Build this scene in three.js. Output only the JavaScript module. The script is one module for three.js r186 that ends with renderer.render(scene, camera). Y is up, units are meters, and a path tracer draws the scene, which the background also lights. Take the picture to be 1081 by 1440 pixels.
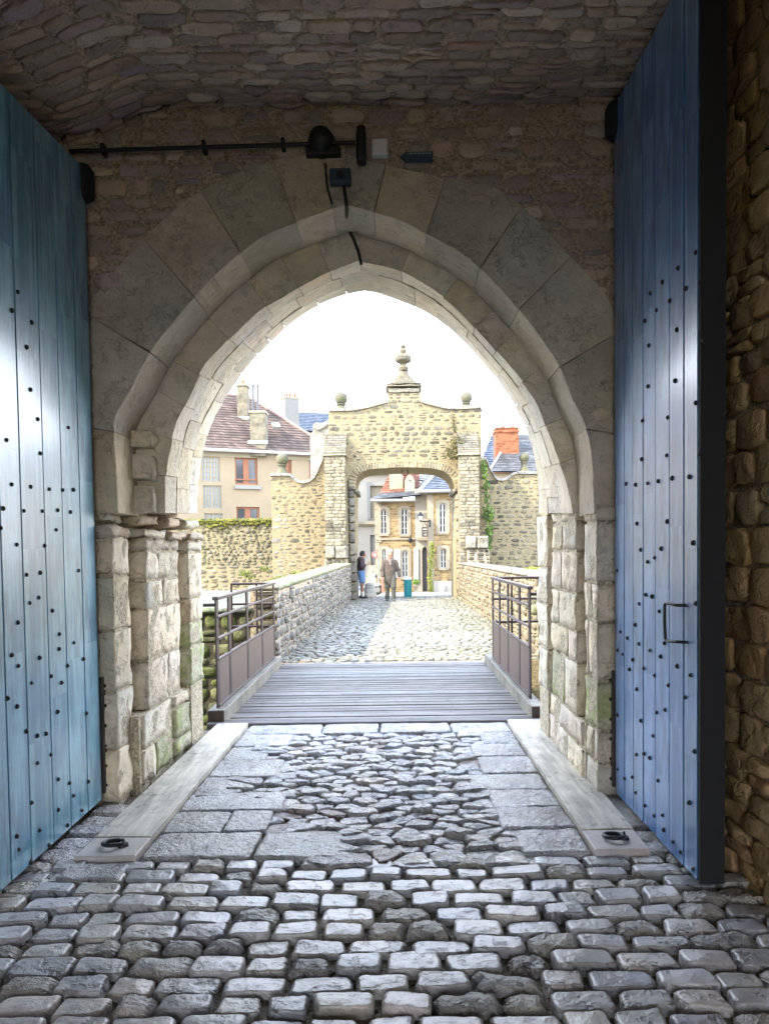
import * as THREE from 'three';
import { mergeGeometries, mergeVertices, toCreasedNormals } from 'three/addons/utils/BufferGeometryUtils.js';
import { RoundedBoxGeometry } from 'three/addons/geometries/RoundedBoxGeometry.js';

// ---------------------------------------------------------------- camera, sky, sun, exposure
const scene = new THREE.Scene();
const EYE = new THREE.Vector3(0, 1.6, 0), FOC = 1040, PITCH = THREE.MathUtils.degToRad(2.0), ROLL = -0.013;
const PX = 554, PY = 777 + FOC * Math.tan(PITCH);
const fullW = 2 * PX, fullH = 2 * PY;
const camera = new THREE.PerspectiveCamera(2 * THREE.MathUtils.radToDeg(Math.atan(PY / FOC)), fullW / fullH, 0.05, 2000);
camera.position.copy(EYE);
camera.rotation.set(-PITCH, 0, ROLL, 'YXZ');
camera.setViewOffset(fullW, fullH, 0, 0, 1081, 1440);

const SKY_ZENITH = [0.85, 1.2, 1.8], SKY_HORIZON = [3.4, 3.4, 3.45];
{
  const W = 128, H = 64, data = new Float32Array(W * H * 4);
  for (let j = 0; j < H; j++) {
    const el = ((j + 0.5) / H - 0.5) * Math.PI, k = Math.pow(Math.max(0, Math.sin(el)), 0.55);
    for (let i = 0; i < W; i++) {
      const o = (j * W + i) * 4;
      for (let c = 0; c < 3; c++) data[o + c] = el < 0 ? SKY_HORIZON[c] * 0.35 : SKY_HORIZON[c] + (SKY_ZENITH[c] - SKY_HORIZON[c]) * k;
      data[o + 3] = 1;
    }
  }
  const t = new THREE.DataTexture(data, W, H, THREE.RGBAFormat, THREE.FloatType);
  t.mapping = THREE.EquirectangularReflectionMapping; t.magFilter = THREE.LinearFilter; t.minFilter = THREE.LinearFilter; t.needsUpdate = true;
  scene.background = t; scene.environment = t;
}
const sun = new THREE.DirectionalLight(new THREE.Color().setRGB(1, 0.88, 0.66), 3.6);
sun.position.set(-0.72 * 40, 0.66 * 40, 0.38 * 40 - 18);
sun.target.position.set(0, 0, -18);
sun.castShadow = true;
sun.shadow.mapSize.set(4096, 4096);
Object.assign(sun.shadow.camera, { left: -45, right: 45, top: 45, bottom: -45, near: 1, far: 140 });
scene.add(sun, sun.target);
const renderer = new THREE.WebGLRenderer({ antialias: true });
renderer.toneMapping = THREE.LinearToneMapping;
renderer.toneMappingExposure = 3.2;
renderer.shadowMap.enabled = true;

// ---------------------------------------------------------------- helpers
const V = (x, y, z) => new THREE.Vector3(x, y, z);
function rngOf(seed) { let s = seed >>> 0; return () => { s = (s + 0x6d2b79f5) | 0; let t = Math.imul(s ^ (s >>> 15), 1 | s); t = (t + Math.imul(t ^ (t >>> 7), 61 | t)) ^ t; return ((t ^ (t >>> 14)) >>> 0) / 4294967296; }; }
let R = rngOf(11);
const rr = (a, b) => a + (b - a) * R(), pick = (a) => a[Math.floor(R() * a.length) % a.length];
const hash3 = (x, y, z) => { let h = Math.imul(x | 0, 374761393) ^ Math.imul(y | 0, 668265263) ^ Math.imul(z | 0, 2147483647 - 1013904223); h = Math.imul(h ^ (h >>> 13), 1274126177); return ((h ^ (h >>> 16)) >>> 0) / 4294967296; };
function noise3(x, y, z) {
  const i = Math.floor(x), j = Math.floor(y), k = Math.floor(z), s = (t) => t * t * (3 - 2 * t), L = (a, b, t) => a + (b - a) * t;
  const u = s(x - i), v = s(y - j), w = s(z - k), h = (a, b, c) => hash3(i + a, j + b, k + c);
  return L(L(L(h(0, 0, 0), h(1, 0, 0), u), L(h(0, 1, 0), h(1, 1, 0), u), v), L(L(h(0, 0, 1), h(1, 0, 1), u), L(h(0, 1, 1), h(1, 1, 1), u), v), w) * 2 - 1;
}
const fbm = (x, y, z) => noise3(x, y, z) * 0.6 + noise3(x * 2.1, y * 2.1, z * 2.1) * 0.3 + noise3(x * 4.3, y * 4.3, z * 4.3) * 0.15;
// a ray through a picture point, and where it meets the upright plane at a depth or any plane
const camQ = new THREE.Quaternion().setFromEuler(new THREE.Euler(-PITCH, 0, ROLL, 'YXZ'));
const ray = (px, py) => V((px - PX) / FOC, -(py - PY) / FOC, -1).applyQuaternion(camQ);
const at = (px, py, D) => { const d = ray(px, py); return EYE.clone().addScaledVector(d, D / -d.z); };
const onPlane = (px, py, p0, n) => { const d = ray(px, py); return EYE.clone().addScaledVector(d, p0.clone().sub(EYE).dot(n) / d.dot(n)); };

const names = new Map();
function numbered(n) { const k = names.get(n) ?? 0; names.set(n, k + 1); return k ? n + '_' + String(k).padStart(3, '0') : n; }
const origin = new WeakMap();
function thing(name, label, category, [x, y, z] = [0, 0, 0], group) {
  const o = new THREE.Group(); o.name = numbered(name); o.position.set(x, y, z); scene.add(o);
  o.userData = { label, category }; if (group) o.userData.group = group;
  origin.set(o, V(x, y, z)); return o;
}
function struct(name, label, [x, y, z] = [0, 0, 0]) { const o = new THREE.Group(); o.name = numbered(name); o.position.set(x, y, z); scene.add(o); o.userData = { kind: 'structure', label }; origin.set(o, V(x, y, z)); return o; }
// a part whose geometry is in world coordinates; sub-parts go under parts
function part(name, geometry, m, parent, label) {
  const o = new THREE.Mesh(geometry, m); o.name = name; o.castShadow = o.receiveShadow = true;
  const b = origin.get(parent); if (b) o.position.set(-b.x, -b.y, -b.z);
  if (label) o.userData.label = label;
  parent.add(o); return o;
}
// box-projected uv in metres on a geometry without index
function boxUV(g, ox = 0, oy = 0) {
  if (g.index) g = g.toNonIndexed();
  const p = g.attributes.position, uv = new Float32Array(p.count * 2), a = V(), b = V(), c = V();
  for (let i = 0; i < p.count; i += 3) {
    a.fromBufferAttribute(p, i); b.fromBufferAttribute(p, i + 1); c.fromBufferAttribute(p, i + 2);
    const n = b.clone().sub(a).cross(c.clone().sub(a)), X = Math.abs(n.x), Y = Math.abs(n.y), Z = Math.abs(n.z);
    [a, b, c].forEach((q, k) => { const t = X >= Y && X >= Z ? [q.z, q.y] : Y >= Z ? [q.x, q.z] : [q.x, q.y]; uv[(i + k) * 2] = t[0] + ox; uv[(i + k) * 2 + 1] = t[1] + oy; });
  }
  g.setAttribute('uv', new THREE.BufferAttribute(uv, 2)); return g;
}
function tint(g, c) {
  const n = g.attributes.position.count, a = new Float32Array(n * 3);
  for (let i = 0; i < n; i++) { a[i * 3] = c[0]; a[i * 3 + 1] = c[1]; a[i * 3 + 2] = c[2]; }
  g.setAttribute('color', new THREE.BufferAttribute(a, 3)); return g;
}
const vary = (c, k = 0.12) => { const f = 1 + rr(-k, k); return [c[0] * f * (1 + rr(-0.03, 0.03)), c[1] * f, c[2] * f * (1 + rr(-0.05, 0.05))]; };
// frame: origin, u (along), v (up), n (out)
const frame = (O, u, v, n) => ({ O, u, v, n, M: new THREE.Matrix4().makeBasis(u, v, n).setPosition(O), px(x, y) { const p = onPlane(x, y, O, n).sub(O); return [p.dot(u), p.dot(v)]; }, p(a, b, c = 0) { return O.clone().addScaledVector(u, a).addScaledVector(v, b).addScaledVector(n, c); } });
const XYZ = frame(V(0, 0, 0), V(1, 0, 0), V(0, 1, 0), V(0, 0, 1));
const facing = (D) => frame(V(0, 0, -D), V(1, 0, 0), V(0, 1, 0), V(0, 0, 1));
function fb(F, u0, u1, v0, v1, n0, n1) { return boxUV(new THREE.BoxGeometry(u1 - u0, v1 - v0, n1 - n0).translate((u0 + u1) / 2, (v0 + v1) / 2, (n0 + n1) / 2)).applyMatrix4(F.M); }
function rb(F, u0, u1, v0, v1, n0, n1, r = 0.01, s = 2) { return new RoundedBoxGeometry(u1 - u0, v1 - v0, n1 - n0, s, Math.min(r, (u1 - u0) * 0.49, (v1 - v0) * 0.49, (n1 - n0) * 0.49)).translate((u0 + u1) / 2, (v0 + v1) / 2, (n0 + n1) / 2).applyMatrix4(F.M); }
const box = (x0, x1, y0, y1, D0, D1) => fb(XYZ, x0, x1, y0, y1, -D1, -D0);
const poly = (pts) => { const s = new THREE.Shape(); pts.forEach(([x, y], i) => (i ? s.lineTo(x, y) : s.moveTo(x, y))); s.closePath(); return s; };
function ext(F, shape, n0, n1, bevel = 0) {
  const g = new THREE.ExtrudeGeometry(shape, { depth: n1 - n0 - 2 * bevel, bevelEnabled: bevel > 0, bevelSize: bevel, bevelOffset: -bevel, bevelThickness: bevel, bevelSegments: 1, curveSegments: 10 });
  g.translate(0, 0, n0 + bevel); return boxUV(g).applyMatrix4(F.M);
}
function merge(list) { const names = ['position', 'normal', 'uv', ...(list.every((g) => g.attributes.color) ? ['color'] : [])]; return mergeGeometries(list.map((g) => { g = g.index ? g.toNonIndexed() : g; for (const n of Object.keys(g.attributes)) if (!names.includes(n)) g.deleteAttribute(n); if (!g.attributes.uv) g = boxUV(g); return g; })); }
const tube = (pts, r, seg = 24, rs = 8) => new THREE.TubeGeometry(new THREE.CatmullRomCurve3(pts), seg, r, rs, false);
function rod(a, b, r, rs = 8) { const d = b.clone().sub(a), g = new THREE.CylinderGeometry(r, r, d.length(), rs); g.applyQuaternion(new THREE.Quaternion().setFromUnitVectors(V(0, 1, 0), d.clone().normalize())); const c = a.clone().add(b).multiplyScalar(0.5); return g.translate(c.x, c.y, c.z); }
// a block between two polygons of the same number of points (front and back), each given as world points
function prism(front, back) {
  const n = front.length, pos = [], push = (...q) => q.forEach((p) => pos.push(p.x, p.y, p.z));
  const flat = front.map((p) => new THREE.Vector2(p.x, p.y)), cw = THREE.ShapeUtils.area(flat) < 0;
  const tri = THREE.ShapeUtils.triangulateShape(flat, []);
  for (const [a, b, c] of tri) { push(front[a], front[b], front[c]); push(back[a], back[c], back[b]); }
  for (let i = 0; i < n; i++) { const j = (i + 1) % n; if (cw) { push(front[i], front[j], back[j]); push(front[i], back[j], back[i]); } else { push(front[j], front[i], back[i]); push(front[j], back[i], back[j]); } }
  const g = new THREE.BufferGeometry(); g.setAttribute('position', new THREE.BufferAttribute(new Float32Array(pos), 3));
  g.computeVertexNormals();
  return boxUV(toCreasedNormals(g, 0.6), R() * 3, R() * 3);
}
// a stone with an irregular outline: sides, rounded shoulder and a slightly uneven face (local x, y; face towards +z)
function pillow(pts, depth, { n = 12, bev = 0.02, dome = 0.006, rough = 0.006, jit = 0.006, rings = 1, uvs = 1, soft = 0.35 } = {}) {
  const m = pts.length, L = []; let per = 0;
  for (let i = 0; i < m; i++) { const [ax, ay] = pts[i], [bx, by] = pts[(i + 1) % m]; L.push(Math.hypot(bx - ax, by - ay)); per += L[i]; }
  let cx = 0, cy = 0; const out = [];
  const ph = R();
  for (let k = 0; k < n; k++) {
    let d = ((k + ph * 0.5) / n) * per, i = 0; while (i < m - 1 && d > L[i]) d -= L[i++];
    const t = Math.min(1, d / L[i]), a = pts[i], b = pts[(i + 1) % m];
    out.push([a[0] + (b[0] - a[0]) * t, a[1] + (b[1] - a[1]) * t]);
  }
  // soften corners, then jitter
  const sm = out.map((p, k) => { const a = out[(k + n - 1) % n], b = out[(k + 1) % n]; return [p[0] * (1 - soft) + (a[0] + b[0]) * soft / 2 + rr(-jit, jit), p[1] * (1 - soft) + (a[1] + b[1]) * soft / 2 + rr(-jit, jit)]; });
  for (const p of sm) { cx += p[0] / n; cy += p[1] / n; }
  const sd = R() * 60, nz = (x, y) => fbm(x * 13 + sd, y * 13, sd) * 1.6;
  const P = [], ring = (f, z, zr) => sm.forEach(([x, y]) => { const X = cx + (x - cx) * f, Y = cy + (y - cy) * f; P.push(X, Y, z + nz(X, Y) * zr); });
  const size = Math.sqrt(Math.abs(sm.reduce((s, p, k) => { const q = sm[(k + 1) % n]; return s + p[0] * q[1] - q[0] * p[1]; }, 0)) / 2), fi = Math.max(0.55, 1 - (1.6 * bev) / size);
  ring(1, -depth, 0); ring(1, -bev, bev * 0.25); ring(fi, 0, rough * 0.8);
  if (rings > 1) ring(fi * 0.92, dome * 0.2, rough);
  const count = 3 + rings + (rings > 1 ? 1 : 0);
  for (let k = 1; k <= rings; k++) ring(fi * (1 - k / (rings + 1)), dome * (k / (rings + 0.5)), rough);
  P.push(cx, cy, dome + nz(cx, cy) * rough);
  const idx = [];
  for (let q = 0; q < count - 1; q++) for (let k = 0; k < n; k++) { const a = q * n + k, b = q * n + (k + 1) % n, c = a + n, d = b + n; idx.push(a, b, d, a, d, c); }
  const last = (count - 1) * n, cen = count * n;
  for (let k = 0; k < n; k++) idx.push(last + k, last + (k + 1) % n, cen);
  const g = new THREE.BufferGeometry(); g.setAttribute('position', new THREE.BufferAttribute(new Float32Array(P), 3)); g.setIndex(idx); g.computeVertexNormals();
  const uv = new Float32Array((P.length / 3) * 2), ox = R() * 7, oy = R() * 7;
  for (let i = 0; i < P.length / 3; i++) { uv[i * 2] = (P[i * 3] + P[i * 3 + 2] * 0.7) * uvs + ox; uv[i * 2 + 1] = (P[i * 3 + 1] + P[i * 3 + 2] * 0.7) * uvs + oy; }
  g.setAttribute('uv', new THREE.BufferAttribute(uv, 2)); return g;
}
// a weathered squared block
function rock(x0, x1, y0, y1, D0, D1, { s = 4, r = 0.02, amp = 0.012, f = 6, flush = false } = {}) {
  const w = x1 - x0, h = y1 - y0, d = D1 - D0, q = (l) => Math.max(2, Math.min(s + 2, Math.round(l / 0.07)));
  let g = new THREE.BoxGeometry(w, h, d, q(w), q(h), q(d)); g.deleteAttribute('uv'); g.deleteAttribute('normal'); g = mergeVertices(g, 1e-4);
  const p = g.attributes.position, e = V(), c = V(), sx = R() * 50; r = Math.min(r, w * 0.3, h * 0.3, d * 0.3);
  for (let i = 0; i < p.count; i++) {
    e.fromBufferAttribute(p, i); c.set(THREE.MathUtils.clamp(e.x, -w / 2 + r, w / 2 - r), THREE.MathUtils.clamp(e.y, -h / 2 + r, h / 2 - r), THREE.MathUtils.clamp(e.z, -d / 2 + r, d / 2 - r));
    const dir = e.clone().sub(c).normalize(), k = r + (flush ? amp * fbm((e.x + (x0 + x1) / 2) * f, (e.y + (y0 + y1) / 2) * f * 0.6, (e.z - (D0 + D1) / 2) * f) : amp * fbm(e.x * f + sx, e.y * f, e.z * f)) - amp * 0.6;
    e.copy(c).addScaledVector(dir, k); p.setXYZ(i, e.x + (x0 + x1) / 2, e.y + (y0 + y1) / 2, e.z - (D0 + D1) / 2);
  }
  g.computeVertexNormals(); return boxUV(g.toNonIndexed(), R() * 5, R() * 5);
}
// courses of stones in u, v; inside(u, v) says whether a stone stands there
function courses(u0, u1, v0, v1, { h = [0.1, 0.16], w = [0.2, 0.4], gap = 0.015, jit = 0.012, inside = () => true, thin = 0.15, fit = false } = {}) {
  const out = []; let v = v0;
  while (v < v1 - h[0] * 0.4) {
    let hh = rr(...h); if (v + hh > v1 - h[0] * 0.4) hh = v1 - v;
    let u = u0 - (fit ? 0 : rr(0, w[0]));
    while (u < u1 - (fit ? w[0] * 0.3 : 0)) {
      let ww = rr(...w); if (fit && u + ww > u1 - w[0] * 0.4) ww = u1 - u;
      const bits = R() < thin ? [[v, v + hh * 0.48], [v + hh * 0.52, v + hh]] : [[v, v + hh]];
      for (const [a, b] of bits) {
        const g = gap / 2, j = () => rr(-jit, jit);
        if (inside(u + ww / 2, (a + b) / 2, ww / 2, (b - a) / 2)) out.push([[u + g + j(), a + g + j() * 0.6], [u + ww - g + j(), a + g + j() * 0.6], [u + ww - g + j(), b - g + j() * 0.6], [u + g + j(), b - g + j() * 0.6]]);
      }
      u += ww;
    }
    v += hh;
  }
  return out;
}
// lays stones on a frame as parts of g, the nearest 300 singly and the rest joined
function layStones(g, name, F, polys, m, palette, { depth = 0.05, proud = [-0.004, 0.012], most = 300, tilt = 0, warp = null, ...o } = {}) {
  const list = polys.map((q) => { let a = 0, b = 0; for (const p of q) { a += p[0] / q.length; b += p[1] / q.length; } return { q, a, b, d: F.p(a, b).distanceTo(EYE) }; }).sort((x, y) => x.d - y.d), rest = [];
  list.forEach(({ q, a, b }, i) => {
    const lo = q.map(([x, y]) => [x - a, y - b]);
    const s = tint(pillow(lo, depth, o), vary(typeof palette === 'function' ? palette(a, b) : pick(palette)));
    if (tilt) s.rotateX(rr(-tilt, tilt)).rotateY(rr(-tilt, tilt));
    s.translate(a, b, rr(...proud)).applyMatrix4(F.M); if (warp) warp(s);
    if (i < most) part(name, s, m, g); else rest.push(s);
  });
  if (rest.length) part(name, merge(rest), m, g).userData.kind = 'stuff';
}
const inPoly = (pts, x, y) => { let c = false; for (let i = 0, j = pts.length - 1; i < pts.length; j = i++) { const [xi, yi] = pts[i], [xj, yj] = pts[j]; if (yi > y !== yj > y && x < ((xj - xi) * (y - yi)) / (yj - yi) + xi) c = !c; } return c; };
// cells of a Voronoi pattern stretched by sx, sz
function voronoi(sites, sx, sy, margin) {
  return sites.map((s, i) => {
    let P = [[-1.5, -1.5], [1.5, -1.5], [1.5, 1.5], [-1.5, 1.5]];
    for (let j = 0; j < sites.length; j++) {
      if (j === i) continue; const dx = (sites[j][0] - s[0]) / sx, dy = (sites[j][1] - s[1]) / sy, dd = dx * dx + dy * dy; if (dd > 9) continue;
      const l = Math.sqrt(dd), k = l / 2, nx = dx / l, ny = dy / l, Q = [];
      for (let a = 0; a < P.length; a++) { const p = P[a], q = P[(a + 1) % P.length], da = p[0] * nx + p[1] * ny - k, db = q[0] * nx + q[1] * ny - k; if (da <= 0) Q.push(p); if (da * db < 0) { const t = da / (da - db); Q.push([p[0] + (q[0] - p[0]) * t, p[1] + (q[1] - p[1]) * t]); } }
      P = Q;
    }
    const c = P.reduce((a, p) => [a[0] + p[0] / P.length, a[1] + p[1] / P.length], [0, 0]);
    return P.map(([x, y]) => { const X = x * sx, Y = y * sy, cX = c[0] * sx, cY = c[1] * sy, l = Math.hypot(X - cX, Y - cY) || 1, f = Math.max(0.3, 1 - margin / l); return [s[0] + cX + (X - cX) * f, s[1] + cY + (Y - cY) * f]; });
  });
}

// ---------------------------------------------------------------- textures (all tile; one repeat = `metres`)
const vn = (P, seed) => { const t = new Float32Array(P * P), r = rngOf(seed); for (let i = 0; i < P * P; i++) t[i] = r(); return (x, y) => { const i = Math.floor(x), j = Math.floor(y), fx = x - i, fy = y - j, u = fx * fx * (3 - 2 * fx), v = fy * fy * (3 - 2 * fy), m = (a) => ((a % P) + P) % P, g = (a, b) => t[m(b) * P + m(a)]; return (g(i, j) * (1 - u) + g(i + 1, j) * u) * (1 - v) + (g(i, j + 1) * (1 - u) + g(i + 1, j + 1) * u) * v; }; };
function fbmTile(seed, base, oct, gain = 0.55) { const L = []; for (let o = 0; o < oct; o++) L.push(vn(base << o, seed + o * 17)); return (u, v) => { let s = 0, a = 1, n = 0; L.forEach((f, o) => { s += f(u * (base << o), v * (base << o)) * a; n += a; a *= gain; }); return s / n; }; }
function tex(size, fn, metres = 1, w = size) {
  const d = new Uint8Array(w * size * 4);
  for (let j = 0; j < size; j++) for (let i = 0; i < w; i++) { const c = fn(i / w, j / size), o = (j * w + i) * 4, g = typeof c === 'number' ? [c, c, c] : c; for (let k = 0; k < 3; k++) d[o + k] = Math.max(0, Math.min(255, g[k] * 255)); d[o + 3] = 255; }
  const t = new THREE.DataTexture(d, w, size); t.wrapS = t.wrapT = THREE.RepeatWrapping; t.magFilter = THREE.LinearFilter; t.minFilter = THREE.LinearMipmapLinearFilter; t.generateMipmaps = true;
  t.repeat.set(1 / metres, 1 / metres); t.needsUpdate = true; return t;
}
const cl = (x, a, b) => Math.max(0, Math.min(1, (x - a) / (b - a)));
const nA = fbmTile(1, 4, 7), nB = fbmTile(40, 8, 6, 0.6), nC = fbmTile(80, 32, 4, 0.7), nD = fbmTile(120, 3, 5), nE = fbmTile(160, 16, 5, 0.65);
// limestone: mottled, pitted, with dark lichen specks
const T = {};
T.stone = tex(512, (u, v) => { const a = nA(u, v), b = nB(u, v), c = nC(u, v), s = cl(nE(u, v), 0.62, 0.7), k = 0.62 + (a - 0.5) * 0.55 + (b - 0.5) * 0.4 + (c - 0.5) * 0.3 - s * 0.28, w = (nD(u, v) - 0.5) * 0.14; return [k * (1 + w), k, k * (1 - w * 1.3)]; }, 0.9);
T.smooth = tex(512, (u, v) => { const a = nA(u, v), b = nB(u, v), c = nC(u, v), s = cl(nE(u, v), 0.66, 0.74), k = 0.78 + (a - 0.5) * 0.34 + (b - 0.5) * 0.22 + (c - 0.5) * 0.2 - s * 0.14, w = (nD(u, v) - 0.5) * 0.18; return [k * (1 + w), k, k * (1 - w * 1.3)]; }, 1.3);
T.stoneBump = tex(512, (u, v) => 0.55 + (nB(u, v) - 0.5) * 0.8 + (nC(u, v) - 0.5) * 0.5 - cl(nE(u, v), 0.6, 0.72) * 0.5, 0.9);
T.tooled = tex(512, (u, v) => 0.5 + (nE(u, v) - 0.5) * 0.9 + (nC(u, v) - 0.5) * 0.7, 0.5);
T.lichen = tex(512, (u, v) => { const a = nA(u, v), m = cl(nB(u, v) * 0.6 + a * 0.4, 0.5, 0.58), k = 0.6 + (nC(u, v) - 0.5) * 0.5 + (a - 0.5) * 0.35; return [k * (1 - m * 0.27), k * (1 - m * 0.2), k * (1 - m * 0.44)]; }, 0.8);
T.woodC = tex(512, (u, v) => { const g = nB(u * 0.25, v * 4 % 1), f = nC(u * 0.125, v), s = nA(u, v), k = 0.68 + (g - 0.5) * 0.4 + (f - 0.5) * 0.55 + (s - 0.5) * 0.4 - cl(nE(u, v), 0.64, 0.72) * 0.2; return [k, k * 0.985, k * 0.96]; }, 1);
T.woodB = tex(512, (u, v) => 0.5 + (nC(u * 0.125, v) - 0.5) * 0.9 + (nB(u * 0.25, v) - 0.5) * 0.5, 1);
T.woodCz = T.woodC.clone(); T.woodBz = T.woodB.clone(); for (const t of [T.woodCz, T.woodBz]) { t.rotation = Math.PI / 2; t.needsUpdate = true; }
// old paint on boards, grain upright: worn streaks show the paler ground
T.paint = tex(1024, (u, v) => { const f = nC(u, v * 0.0625), g = nE(u, v * 0.0625), s = nA(u, v * 0.5), d = nB(u, v), wear = cl(f * 0.5 + g * 0.35 + s * 0.3, 0.53, 0.66), k = 0.68 + (d - 0.5) * 0.4 + (f - 0.5) * 0.4; return [k * (0.5 + wear * 0.6), k * (0.8 + wear * 0.4), k * (1.0 + wear * 0.22)].map((x) => x * (1 - 0.35 * cl(nE(u, v * 0.125), 0.66, 0.75))); }, 1);
T.paintB = tex(1024, (u, v) => 0.5 + (nC(u, v * 0.0625) - 0.5) * 0.8 + (nE(u, v * 0.0625) - 0.5) * 0.5, 1);
T.paintR = tex(512, (u, v) => 0.62 + (nC(u, v * 0.0625) - 0.5) * 0.5 + (nA(u, v) - 0.5) * 0.5, 1);
T.sand = tex(512, (u, v) => { const c = nC(u, v), b = nE(u, v), k = 0.55 + (c - 0.5) * 0.9 + (b - 0.5) * 0.5; return [k * 1.04, k, k * 0.9]; }, 0.4);
T.plaster = tex(512, (u, v) => { const k = 0.8 + (nA(u, v) - 0.5) * 0.22 + (nC(u, v) - 0.5) * 0.1; return [k, k * 0.99, k * 0.96]; }, 4);
T.brick = tex(512, (u, v) => { const row = Math.floor(v * 16), x = (u * 8 + (row % 2) * 0.5) % 1, y = (v * 16) % 1, m = x < 0.07 || y < 0.14, k = 0.55 + (hash3(Math.floor(u * 8 + (row % 2) * 0.5) % 8, row, 3) - 0.5) * 0.45 + (nC(u, v) - 0.5) * 0.3; return m ? [0.86, 0.82, 0.72] : [k * 1.05, k * 0.98, k * 0.85]; }, 2);
T.brickB = tex(256, (u, v) => { const row = Math.floor(v * 16), x = (u * 8 + (row % 2) * 0.5) % 1, y = (v * 16) % 1; return x < 0.07 || y < 0.14 ? 0.2 : 0.8; }, 2);
T.tile = tex(512, (u, v) => { const row = Math.floor(v * 8), i = Math.floor(u * 8 + (row % 2) * 0.5) % 8, x = (u * 8 + (row % 2) * 0.5) % 1, k = 0.66 + (hash3(i, row, 9) - 0.5) * 0.5 + (nC(u, v) - 0.5) * 0.2 + (nD(u, v) - 0.5) * 0.3; return x < 0.09 ? [k * 0.4, k * 0.38, k * 0.38] : [k, k * 0.97, k * 0.95]; }, 2.2);
T.leaf = tex(64, (u, v) => { const k = 0.75 + (nA(u, v) - 0.5) * 0.6; return [k, k, k * 0.9]; }, 1);
const std = (o) => new THREE.MeshStandardMaterial(o), rgb = (r, g, b) => new THREE.Color().setRGB(r, g, b);
const M = {
  stone: std({ vertexColors: true, map: T.stone, bumpMap: T.stoneBump, bumpScale: 0.014, roughness: 0.92 }),
  ashlar: std({ vertexColors: true, map: T.smooth, bumpMap: T.stoneBump, bumpScale: 0.02, roughness: 0.9 }),
  mossy: std({ vertexColors: true, map: T.lichen, bumpMap: T.stoneBump, bumpScale: 0.014, roughness: 0.95 }),
  far: std({ vertexColors: true, map: T.stone, bumpMap: T.stoneBump, bumpScale: 0.02, roughness: 0.95 }),
  cobble: new THREE.MeshPhysicalMaterial({ vertexColors: true, map: T.stone, bumpMap: T.stoneBump, bumpScale: 0.012, roughness: 0.4, ior: 1.6, clearcoat: 0.4, clearcoatRoughness: 0.3 }),
  flag: new THREE.MeshPhysicalMaterial({ vertexColors: true, map: T.stone, bumpMap: T.tooled, bumpScale: 0.026, roughness: 0.27, ior: 1.65, clearcoat: 0.25, clearcoatRoughness: 0.25 }),
  mortar: std({ color: rgb(0.72, 0.6, 0.49), map: T.sand, bumpMap: T.sand, bumpScale: 0.008, roughness: 1 }),
  mortarPale: std({ color: rgb(0.48, 0.405, 0.26), map: T.sand, bumpMap: T.sand, bumpScale: 0.01, roughness: 1 }),
  mortarLime: std({ color: rgb(0.8, 0.72, 0.58), map: T.sand, bumpMap: T.sand, bumpScale: 0.01, roughness: 1 }),
  mortarDark: std({ color: rgb(0.12, 0.11, 0.08), map: T.sand, bumpMap: T.sand, bumpScale: 0.01, roughness: 1 }),
  bed: std({ color: rgb(0.3, 0.265, 0.215), map: T.sand, bumpMap: T.sand, bumpScale: 0.012, roughness: 0.9 }),
  iron: std({ color: rgb(0.018, 0.018, 0.02), roughness: 0.5, metalness: 0.3 }),
  ironPale: std({ color: rgb(0.11, 0.085, 0.075), map: T.stone, roughness: 0.65 }),
  brown: std({ color: rgb(0.035, 0.018, 0.018), roughness: 0.38 }),
  panel: std({ color: rgb(0.17, 0.115, 0.095), map: T.plaster, roughness: 0.5 }),
  inner: std({ vertexColors: true, map: T.smooth, bumpMap: T.stoneBump, bumpScale: 0.014, roughness: 0.92 }),
  paleWood: std({ color: rgb(0.8, 0.74, 0.64), map: T.woodCz, bumpMap: T.woodBz, bumpScale: 0.003, roughness: 0.6 }),
  plaster: std({ color: rgb(0.34, 0.27, 0.18), map: T.plaster, roughness: 0.95 }),
  white: std({ color: rgb(0.6, 0.58, 0.52), roughness: 0.7 }),
  glass: std({ color: rgb(0.05, 0.055, 0.06), roughness: 0.12 }),
  woodFrame: std({ color: rgb(0.23, 0.09, 0.04), roughness: 0.6 }),
};
const pal = {
  inner: [[0.645, 0.506, 0.399], [0.538, 0.43, 0.366], [0.732, 0.582, 0.43], [0.559, 0.43, 0.41], [0.666, 0.485, 0.387], [0.474, 0.387, 0.324], [0.776, 0.645, 0.516]],
  lime: [[0.9, 0.78, 0.6], [0.83, 0.72, 0.57], [0.93, 0.82, 0.64], [0.8, 0.7, 0.54], [0.87, 0.74, 0.54]],
  vous: [[0.7, 0.6, 0.46], [0.64, 0.57, 0.45], [0.73, 0.62, 0.46], [0.62, 0.55, 0.43]],
  gate: [[0.317, 0.268, 0.176], [0.29, 0.246, 0.167], [0.343, 0.29, 0.194], [0.255, 0.22, 0.158], [0.22, 0.194, 0.145], [0.317, 0.273, 0.185]],
  grey: [[0.36, 0.32, 0.26], [0.31, 0.285, 0.24], [0.4, 0.36, 0.29], [0.33, 0.3, 0.25], [0.28, 0.26, 0.22]],
  dark: [[0.196, 0.174, 0.123], [0.162, 0.145, 0.102], [0.238, 0.212, 0.153], [0.14, 0.128, 0.093], [0.272, 0.238, 0.17]],
  cobble: [[0.655, 0.64, 0.64], [0.594, 0.577, 0.594], [0.733, 0.703, 0.687], [0.531, 0.524, 0.531], [0.687, 0.625, 0.577], [0.781, 0.733, 0.687]],
  warm: [[0.66, 0.44, 0.2], [0.6, 0.42, 0.2], [0.72, 0.5, 0.25], [0.55, 0.34, 0.18], [0.62, 0.45, 0.25]],
};
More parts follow.
